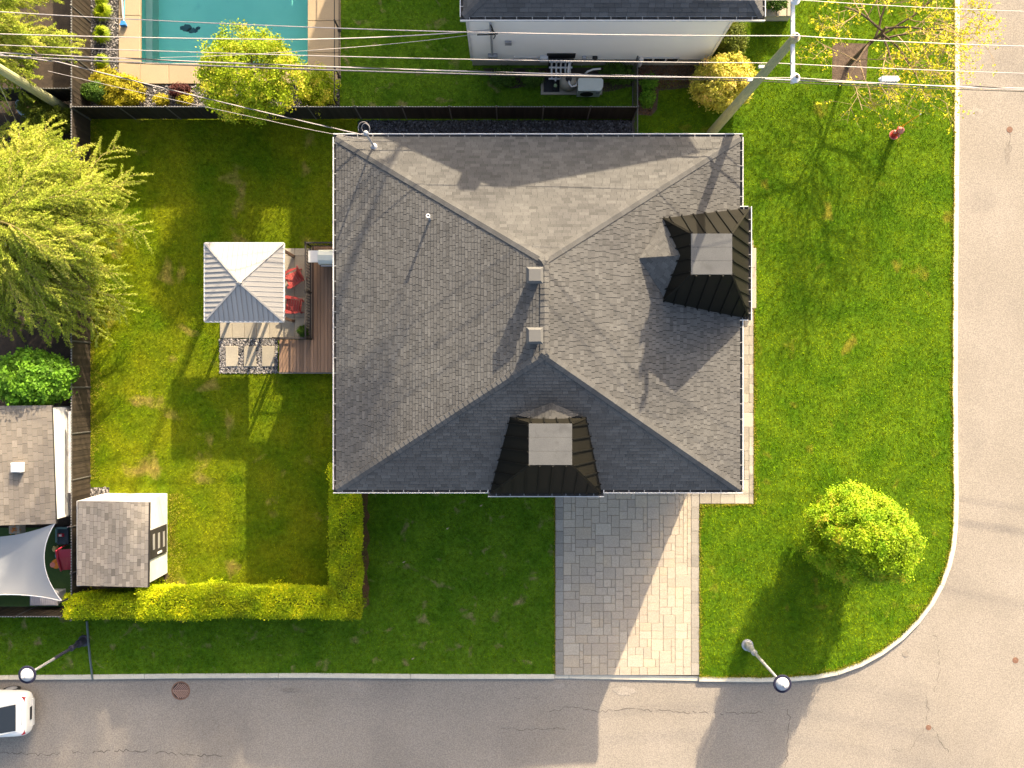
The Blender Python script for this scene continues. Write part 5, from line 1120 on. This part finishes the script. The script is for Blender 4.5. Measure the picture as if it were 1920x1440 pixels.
# L-shaped cedar hedge (two clipped runs)
def hedge(label, segs, seed):
    g = np.random.default_rng(seed); x0 = segs[0][0]; t = thing('cedar_hedge', label, 'hedge', ((segs[0][0] + segs[0][1]) / 2, (segs[0][2] + segs[0][3]) / 2, 0))
    Pp, Tt, Dd = [], [], []; core = MB()
    for (xa, xb, ya, yb_, h) in segs:
        core.box(xa + .38, xb - .38, ya + .38, yb_ - .38, -.1, h - .25)
        w, l = xb - xa, yb_ - ya; r_ = .30; dens = 1500
        n = int((w * l + (2 * w + 2 * l) * h * .6) * dens)
        which = g.random(n) < (w * l) / (w * l + (w + l) * 2 * h * .6)
        x = g.uniform(xa, xb, n); y = g.uniform(ya, yb_, n); zt = np.full(n, h); nx = np.zeros(n); ny = np.zeros(n); nz = np.ones(n)
        side = ~which; s_ = g.random(n) * (2 * w + 2 * l); zz = h * (1 - g.random(n) ** 1.3)
        e = side & (s_ < w); y[e] = ya; ny[e] = -1; e = side & (s_ >= w) & (s_ < 2 * w); y[e] = yb_; ny[e] = 1
        e = side & (s_ >= 2 * w) & (s_ < 2 * w + l); x[e] = xa; nx[e] = -1; e = side & (s_ >= 2 * w + l); x[e] = xb; nx[e] = 1
        zt[side] = zz[side]; nz[side] = .2
        # round the shoulders and make the surface wavy
        dx = np.minimum(x - xa, xb - x); dy = np.minimum(y - ya, yb_ - y); dd = np.minimum(dx, dy)
        zt = np.where(which, h - np.clip(r_ - dd, 0, r_) ** 2 / r_ * .8, zt)
        cx_, cy_ = (xa + xb) / 2, (ya + yb_) / 2; tf = np.where(side, .92 + .08 * (1 - zt / h), 1)
        wav = .035 * np.sin(x * 2.3 + seed) + .03 * np.sin(y * 3.1 + x) + .03 * np.sin(x * 7 + y * 5)
        lowin = np.where(side, np.clip(1 - zt / h, 0, 1) ** 1.2 * .34, 0); x = x - nx * lowin; y = y - ny * lowin
        x = x + nx * wav - nx * np.clip(zt - (h - r_), 0, r_) ** 2 / r_; y = y + ny * wav - ny * np.clip(zt - (h - r_), 0, r_) ** 2 / r_
        zt = zt + np.where(which, wav * .9, 0)
        jit = g.normal(0, .045, (n, 3)); Pp.append(np.stack([x, y, zt], 1) + jit)
        Tt.append(np.clip(.45 + .18 * np.sin(x * 1.3 + y * .7) + .15 * np.sin(x * 4.1 - y * 3.3) + g.normal(0, .1, n), 0, 1)); Dd.append(np.stack([nx, ny, nz * .6], 1))
    core.build('inner_branches', nmat('hedge_inner', (.07, .09, .006), (.09, .10, .01), 6), t)
    leaves('foliage', np.concatenate(Pp), .043, M['lhedge'], t, seed, tint=np.concatenate(Tt), up=.1, outward=np.concatenate(Dd) * .9, aspect=.42)
hx0, hx1 = P(615, 0, 2.1).x, P(672, 0, 2.1).x; hy0 = P(0, 1162, 2.1).y
hedge('tall green clipped hedge running down from the lower left corner of the house', [(hx0, hx1, hy0, P(0, 872, 2.1).y, 2.1)], 3)
yA = P(0, 1163, 2.0).y
hedge('yellow green clipped hedge along the street side of the back lawn behind the shed', [(P(110, 0, 2).x, P(268, 0, 2).x, yA - .05, P(0, 1119, 1.8).y, 1.75), (P(255, 0, 2).x, P(380, 0, 2).x, yA, P(0, 1103, 2).y, 2.05), (P(370, 0, 2).x, P(500, 0, 2).x, yA + .08, P(0, 1104, 2).y, 2.1), (P(490, 0, 2).x, hx0 + .05, yA + .05, P(0, 1105, 2).y, 2.0)], 4)
mb = MB(); g = random.Random(9); pts = [G(670, 923)] + [G(690 + g.uniform(-3, 5), 923 + k * 15) for k in range(15)] + [G(676, 1146)]; mb.prism(pts, -.1, .006, bottom=False); structure('hedge_mulch', mb, M['mulchred'])
mb = MB(); pts = [G(158, 1105), G(300, 1100), G(318, 1082), G(312, 1066), G(306, 1074), G(170, 1076)]; mb.prism(pts, -.1, .012, bottom=False); structure('shed_soil', mb, M['mulch'])
# spreading feathery trees on the left
def feathery(label, u, v, h, Rr, nb, seed, leafmat, twigs=15, leafn=34, ls=.033, az=None, droop=.9, zlo=.45, tw=.40):
    g = random.Random(seed); ng = np.random.default_rng(seed); b = P(u, v); t = thing('feathery_tree', label, 'tree', b)
    mb = MB(); mb.tube([b + Vector((0, 0, -.15)), b + Vector((.05, 0, h * .3)), b + Vector((-.05, .08, h * .65)), b + Vector((0, .05, h))], [.17, .13, .08, .02], 9); mb.build('trunk', M['bark'], t)
    L_, T_ = [], []; tm = MB()
    for i in range(nb):
        a = (g.uniform(*az) if az else g.uniform(0, 6.283)); f = g.uniform(zlo, .98); L = Rr * g.uniform(.62, 1.05) * (1.12 - .45 * (f - zlo) / (1 - zlo)) 
        p0 = b + Vector((0, .05 * f, h * f)); bend = g.uniform(-.35, .35); pts = []; tb = g.uniform(.35, .65)
        for k in range(9):
            s_ = k / 8; aa = a + bend * s_ + g.uniform(-.05, .05); pts.append(p0 + Vector((math.cos(aa) * L * s_, math.sin(aa) * L * s_, L * (.42 * s_ - droop * .55 * s_ * s_))))
        lm = MB(); lm.tube(pts, [.030 * (1 - k / 8) * (L / 3) + .006 for k in range(9)], 5); lm.build('limb', M['twiggy'], t)
        for k in range(twigs):
            s_ = .22 + .78 * (k + g.random()) / twigs; j = min(7, int(s_ * 8)); q0 = pts[j].lerp(pts[j + 1], s_ * 8 - j); d = (pts[j + 1] - pts[j]).normalized(); sd = Vector((-d.y, d.x, 0)).normalized()
            sg = 1 if k % 2 else -1; dd = (d * g.uniform(.6, 1.2) + sd * sg * g.uniform(.25, .9)).normalized(); l2 = L * tw * (1.15 - s_ * .75) * g.uniform(.6, 1.1)
            q = [q0 + dd * l2 * m_ + Vector((0, 0, (.10 * m_ - droop * .42 * m_ * m_) * l2)) for m_ in (0, .33, .66, 1)]; tm.tube(q, [.011, .008, .006, .003], 3, caps=False)
            qa = np.array([tuple(v_) for v_ in q]); m_ = ng.random(leafn) ** .8 * 2.999; ii = m_.astype(int); fr = (m_ - ii)[:, None]
            L_.append(qa[ii] * (1 - fr) + qa[ii + 1] * fr + ng.normal(0, .027, (leafn, 3))); T_.append(np.full(leafn, tb + ng.normal(0, .15)) + ng.normal(0, .1, leafn))
    for k in range(int(nb * .9)):
        a = ng.uniform(0, 6.283); rr = abs(ng.normal(0, .36)) * Rr; c = np.array([b.x + math.cos(a) * rr, b.y + math.sin(a) * rr, h * 1.02 - rr * rr * .12 + ng.normal(0, .12)])
        d_ = np.array([math.cos(a), math.sin(a), -.35]) * .55; m_ = ng.random(110)[:, None]; L_.append(c + d_ * m_ + ng.normal(0, .05, (110, 3))); T_.append(np.full(110, ng.uniform(.35, .65)))
    tm.build('twigs', M['twiggy'], t, kind='stuff'); leaves('crown', np.concatenate(L_), ls, leafmat, t, seed, tint=np.clip(np.concatenate(T_), 0, 1), up=.7, aspect=.35)
feathery('large feathery yellow green tree spreading over the left fence', 108, 452, 4.6, 4.3, 150, 51, M['llarch'], 27, 90, .042)
feathery('feathery tree filling the upper left corner behind the leaning pole', 60, 100, 5.4, 3.0, 80, 52, M['llarch'], 24, 85, .042)
# bare budding tree by the right road
def budding(label, u, v, seed):
    g = random.Random(seed); b = P(u, v); t = thing('budding_tree', label, 'tree', b); fine = MB(); Lp = []
    def grow(p, d, L, r_, dep, parent):
        n = 5; pts = [p]; dd = d.copy()
        for k in range(n):
            dd = (dd + Vector((g.uniform(-.2, .2), g.uniform(-.2, .2), g.uniform(-.10, .12)))).normalized(); pts.append(pts[-1] + dd * L / n)
        tgt = MB() if dep <= 1 else fine; tgt.tube(pts, [r_ * (1 - .45 * k / n) for k in range(n + 1)], 7 if dep <= 1 else 4, caps=dep <= 1)
        if dep <= 1: tgt.build('trunk' if dep == 0 else 'limb', M['bark'], t)
        if dep >= 3:
            for q in pts[2:]:
                if g.random() < .36:
                    for _ in range(g.randint(2, 5)): Lp.append(q + Vector((g.gauss(0, .05), g.gauss(0, .05), g.gauss(0, .04))))
        if dep < 5:
            for k in range({0: 8, 1: 4, 2: 4, 3: 3, 4: 2}[dep]):
                f = g.uniform(.35, 1) if dep else g.uniform(.5, 1); j = min(n - 1, int(f * n)); q = pts[j].lerp(pts[j + 1], f * n - j)
                a = g.uniform(0, 6.283); sv = Vector((math.cos(a), math.sin(a), .18 if dep == 0 else g.uniform(-.12, .2)))
                nd = (dd * (.15 if dep == 0 else .75) + sv * (1.0 if dep == 0 else .75)).normalized(); grow(q, nd, L * g.uniform(.66, .9) * (1.0 if dep == 0 else .88), r_ * .5, dep + 1, t)
    grow(b - Vector((0, 0, .1)), Vector((.25, .2, 1)).normalized(), 2.8, .10, 0, t)
    fine.build('twigs', M['twig'], t, kind='stuff'); leaves('leaf_buds', np.array([tuple(q) for q in Lp]), .042, M['lbud'], t, seed, up=.8)
budding('nearly bare tree with scattered yellow buds beside the upper right road', 1588, 125, 71)
mb = MB(); mb.prism([G(1561, 80), G(1628, 82), G(1624, 150), G(1560, 152)], -.1, .008, bottom=False); structure('tree_pit', mb, M['mulch'])
# other shrubs and trees
shrub('loose_tree', 'loose yellow green tree overhanging the pool edge and the black fence', 'tree', 467, 138, (2.02, 1.75, 1.15), M['lyg'], 460, 70, .12, .045, z=2.7, seed=1, up=.6, lo=.55, fill=False)
shrub('loose_shrub', 'yellow orange tinged shrub between the pool corner and the iron fence', 'shrub', 597, 168, (.80, .85, .6), M['lyg'], 130, 60, .09, .04, z=.75, seed=2, lo=.6)
shrub('round_tree', 'rounded vivid green leafy tree above the left building roof', 'tree', 62, 712, (1.45, 1.05, 1.2), M['lmaple'], 330, 60, .10, .07, z=1.9, seed=3)
shrub('golden_shrub', 'round golden leaved shrub beside the leaning pole at the top', 'shrub', 1355, 154, (1.22, 1.0, .95), M['lgold'], 300, 60, .08, .05, z=1.0, seed=4)
shrub('clipped_shrub', 'yellowish green shrub at the right corner of the white house', 'shrub', 1372, 78, (.55, .85, .6), M['lolive'], 150, 50, .07, .04, z=.7, seed=5)
shrub('clipped_shrub', 'dark clipped shrub on the stone porch at the top edge', 'shrub', 1452, 0, (.50, .38, .35), M['lgreen'], 80, 50, .05, .035, z=1.0, seed=6)
shrub('clipped_bush', 'upper of the two olive clipped bushes at the foot of the left pole', 'bush', 72, 200, (.85, .48, .65), M['lolive'], 150, 70, .055, .03, z=.65, seed=7)
shrub('clipped_bush', 'lower of the two olive clipped bushes at the foot of the left pole', 'bush', 94, 225, (.95, .55, .75), M['lolive'], 170, 70, .055, .03, z=.75, seed=8)
shrub('small_bush', 'tiny olive bush between the two clipped bushes and the fence corner', 'bush', 128, 213, (.2, .18, .2), M['lolive'], 30, 40, .04, .03, seed=9)
shrub('clipped_bush', 'smooth green egg shaped bush at the top left corner of the stone bed', 'bush', 180, 173, (.52, .36, .5), M['lgreen'], 120, 70, .045, .03, z=.6, seed=10)
shrub('golden_cypress', 'large bright yellow spreading cypress bush in the stone bed', 'bush', 222, 172, (1.0, .62, .45), M['lgold2'], 170, 70, .06, .04, z=.45, seed=11)
shrub('golden_cypress', 'upper bright yellow bush touching the pool coping corner', 'bush', 200, 150, (.58, .40, .35), M['lgold2'], 80, 70, .06, .04, z=.4, seed=12)
shrub('golden_cypress', 'small yellow bush in the stone bed, the left one of two below the pool', 'bush', 302, 188, (.30, .20, .2), M['lgold2'], 40, 50, .04, .03, seed=13)
shrub('golden_cypress', 'small yellow bush just below the dark red shrub', 'bush', 347, 187, (.32, .24, .22), M['lgold2'], 40, 50, .04, .03, seed=14)
shrub('red_barberry', 'dark red shrub in the stone bed below the pool', 'shrub', 338, 171, (.42, .26, .25), M['lred'], 70, 50, .05, .03, seed=15)
shrub('potted_shrub', 'round green ball shrub by the railing corner of the patio', 'shrub', 568, 621, (.2, .2, .25), M['lgreen'], 60, 60, .03, .02, z=.4, seed=16)
for lab, u, v, rx, ry, sd in (('long green leafy plant right of the pool machinery', 1158, 139, .72, .38, 20), ('low green plant beside the black ribbed mat', 998, 147, .35, .22, 21), ('low green plant at the left part of the white wall', 945, 146, .42, .3, 22),
        ('upper of two small green plants in the brown mulch bed', 1217, 156, .22, .18, 23), ('lower of two small green plants in the brown mulch bed', 1214, 184, .18, .22, 24)):
    shrub('leafy_plant', lab, 'plant', u, v, (rx, ry, .28), M['lmaple'] if sd > 22 else M['lgreen'], 60, 30, .08, .06, z=.25, seed=sd, up=.9, aspect=.35)
def tuft(label, u, v, r_, seed):
    g = np.random.default_rng(seed); p = P(u, v); t = thing('grass_tuft', label, 'grass tuft', p, 'grass tufts in the stone bed'); n = 420
    a = g.uniform(0, 6.283, n); L = r_ * g.uniform(.6, 1.15, n); hh = g.uniform(.15, .4, n); c = np.array(tuple(p)); d = np.stack([np.cos(a), np.sin(a)], 1); sd = np.stack([-d[:, 1], d[:, 0]], 1) * .012
    f0 = np.concatenate([c[:2] + d * .04 + sd, np.zeros((n, 1))], 1); f1 = np.concatenate([c[:2] + d * .04 - sd, np.zeros((n, 1))], 1)
    m0 = np.concatenate([c[:2] + d * L[:, None] * .55 - sd, hh[:, None]], 1); m1 = np.concatenate([c[:2] + d * L[:, None] * .55 + sd, hh[:, None]], 1)
    e0 = np.concatenate([c[:2] + d * L[:, None], hh[:, None] * .55], 1)
    npmesh('blades', np.stack([f0, f1, m0, m1], 1).reshape(-1, 3), 4, M['lyg'], g.uniform(.1, .7, n), t); npmesh('blade_tips', np.stack([m1, m0, e0], 1).reshape(-1, 3), 3, M['lyg'], g.uniform(.2, .8, n), t)
for lab, u, v, r_, sd in (('uppermost green grass tuft in the stone bed, cut by the top edge', 194, 3, .3, 1), ('second green grass tuft from the top in the stone bed', 196, 25, .42, 2), ('third green grass tuft in the stone bed', 195, 68, .40, 3), ('lowest and thinnest grass tuft in the stone bed', 194, 118, .34, 4)): tuft(lab, u, v, r_, sd)
mb = MB(); mb.prism([G(1192, 112), G(1300, 114), G(1330, 150), G(1290, 165), G(1235, 170), G(1232, 205), G(1222, 217), G(1195, 215)], -.1, .006, bottom=False); nm = structure('mulch_bed', mb, M['mulch'])
mb = MB(); mb.prism([G(905, 128), G(1192, 126), G(1192, 160), G(1140, 172), G(1005, 160), G(960, 166), G(930, 158), G(920, 146)], -.1, -.002, bottom=False); structure('wall_bed', mb, M['soil'])
def chips(name, poly, n, mat, parent, seed, zz, s_=.05):
    g = np.random.default_rng(seed); xs = [p[0] for p in poly]; ys = [p[1] for p in poly]; x = g.uniform(min(xs), max(xs), n); y = g.uniform(min(ys), max(ys), n); m = inpoly(x, y, poly)
    pts = np.stack([x[m], y[m], np.full(m.sum(), zz + .015)], 1); o = leaves(name, pts, s_, mat, parent, seed, up=1.5, aspect=.35); o['kind'] = 'stuff'; return o
chips('bark_chips', [G(1195, 118), G(1300, 118), G(1330, 150), G(1235, 168), G(1222, 215), G(1195, 213)], 2600, M['mulchred'], nm, 1, .006)
# off-frame trees added to the north, crowns set high to dapple the street
def shade_tree(label, x, y, h, r_, seed, K=150):
    t = thing('added_shade_tree', label, 'tree', (x, y, 0), 'shade trees added outside the picture'); trunk_mesh(t, x, y, h * .9, .22, seed=seed, limbs=6, spread=r_ * .6, zs=.75); g = np.random.default_rng(seed)
    a = shell_clumps(g, (x, y, h - 3), (r_, r_, 2.2), K, 90, .3, .4); leaves('crown', a[0], .09, M['lgreen'], t, seed, tint=a[1], up=.5)

shade_tree('tall leafy tree added outside the picture behind the white house for its shade, the left one', -.2, 34.5, 24, 3.4, 91)
shade_tree('tall leafy tree added outside the picture behind the white house for its shade, the right one', 6.2, 34.0, 24, 3.6, 92)
# ---------------------------------------------------------------- grass blades (uncountable)
ex_rects = [(1040, 900, 1312, 1270), (1392, 460, 1414, 946), (1312, 925, 1414, 946), (660, 285, 1320, 890), (413, 466, 640, 700), (197, 925, 314, 1076), (1014, 143, 1130, 178), (1192, 112, 1330, 150), (1195, 150, 1235, 215), (884, -400, 1322, 124), (672, 226, 1190, 262), (905, 124, 1192, 156), (1560, 80, 1626, 152), (1432, -60, 1488, 30), (169, 905, 205, 940)]
def blades(name, poly, dens, mat, seed, zz, h0=.035, h1=.075, parent=None):
    g = np.random.default_rng(seed); xs = [max(-22, min(22, p[0])) for p in poly]; ys = [max(-16.5, min(16.5, p[1])) for p in poly]
    n = int((max(xs) - min(xs)) * (max(ys) - min(ys)) * dens); x = g.uniform(min(xs), max(xs), n); y = g.uniform(min(ys), max(ys), n); m = inpoly(x, y, poly)
    u, v = x * 45 + 960, 720 - y * 45
    for a, b_, c, d in ex_rects: m &= ~((u > a) & (u < c) & (v > b_) & (v < d))
    x, y = x[m], y[m]; n = len(x); a = g.uniform(0, 6.283, n); h = g.uniform(h0, h1, n); w = g.uniform(.007, .013, n); le = g.uniform(.3, 1.3, n) * h; b = g.uniform(0, 6.283, n)
    c0 = np.stack([x - np.cos(a) * w, y - np.sin(a) * w, np.full(n, zz - .004)], 1); c1 = np.stack([x + np.cos(a) * w, y + np.sin(a) * w, np.full(n, zz - .004)], 1)
    c2 = np.stack([x + np.cos(b) * le, y + np.sin(b) * le, zz + h], 1)
    cl = .5 + .22 * np.sin(x * 3.7 + 2 * np.sin(y * 2.9)) * np.sin(y * 4.3 + 1.5 * np.sin(x * 3.1)); t = np.clip(cl + g.normal(0, .28, n), 0, 1)
    return npmesh(name, np.stack([c0, c1, c2], 1).reshape(-1, 3), 3, mat, t, parent, 'stuff')
par = {o.name: o for o in COL.objects if o.name in ('front_lawn', 'back_lawn', 'corner_lawn', 'neighbour_lawn')}
blades('grass_blades', front_poly, 520, M['bladeF'], 1, 0.0, parent=par['front_lawn']); blades('grass_blades', back_poly, 620, M['bladeB'], 2, .006, parent=par['back_lawn'])
blades('grass_blades', corner_poly, 640, M['bladeE'], 3, 0.002, parent=par['corner_lawn']); blades('grass_blades', nlawn_poly, 420, M['bladeF'], 4, -.006, parent=par['neighbour_lawn'])
# dry yellow grass along the kerb and paving edges
M['bladeD'] = nmat('dry_grass_blade', (.40, .33, .05), (.28, .30, .03), 2.0, rough=.9, tint=.4, trans=.25, spec=.05)
def edge_grass(pts, wid, n, seed, parent, side=-1):
    g = np.random.default_rng(seed); pts = [Vector(p) for p in pts]; seg = [(pts[i], pts[i + 1]) for i in range(len(pts) - 1)]; out = []
    for a, b_ in seg:
        L = (b_ - a).length; k = int(n * L); f = g.random(k); o = np.abs(g.normal(0, wid, k)) * (1 + .6 * np.sin(f * L * 3)); d = (b_ - a).normalized(); nn = (-d.y * side, d.x * side)
        x = a.x + (b_.x - a.x) * f + nn[0] * (o - .02); y = a.y + (b_.y - a.y) * f + nn[1] * (o - .02); an = g.uniform(0, 6.283, k); w = .011; be = g.uniform(0, 6.283, k); h = g.uniform(.03, .07, k)
        c0 = np.stack([x - np.cos(an) * w, y - np.sin(an) * w, np.zeros(k)], 1); c1 = np.stack([x + np.cos(an) * w, y + np.sin(an) * w, np.zeros(k)], 1); c2 = np.stack([x + np.cos(be) * h * .8, y + np.sin(be) * h * .8, h + .005], 1); out.append(np.stack([c0, c1, c2], 1).reshape(-1, 3))
    V = np.concatenate(out); npmesh('edge_grass_blades', V, 3, M['bladeD'], g.uniform(0, 1, len(V) // 3), parent, 'stuff')
edge_grass([p for p in inner[1:nC]], .05, 300, 1, par['corner_lawn'], -1)
edge_grass([G(1312, 1268), G(1312, 946), G(1414, 946), G(1414, 460)], .06, 220, 2, par['corner_lawn'], -1)
edge_grass([G(170, 223), G(170, 900)], .22, 420, 3, par['back_lawn'], 1)
edge_grass([G(1040, 930), G(1040, 1264)], .03, 160, 4, par['front_lawn'], -1)
edge_grass([G(319, 925), G(319, 1095)], .28, 500, 5, par['back_lawn'], 1)
# a few fallen leaves
for i, (u, v, lab) in enumerate(((902, 948, 'pale dead leaf on the front lawn below the turret'), (839, 991, 'pale dead leaf in the middle of the front lawn'), (757, 1054, 'pale dead leaf on the front lawn near the hedge'), (774, 1235, 'pale dead leaf on the front lawn near the kerb'))):
    p = P(u, v, .08); mb = MB(); mb.add([(p.x - .07, p.y - .02, p.z - .01), (p.x, p.y - .035, p.z), (p.x + .08, p.y + .04, p.z - .01), (p.x + .01, p.y + .03, p.z + .02), (p.x, p.y, p.z - .02)], [(0, 1, 3), (1, 2, 3), (0, 3, 4)]); o = mb.build('fallen_leaf', M['coping'], origin=p); tag(o, lab, 'leaf', 'fallen leaves on the front lawn')
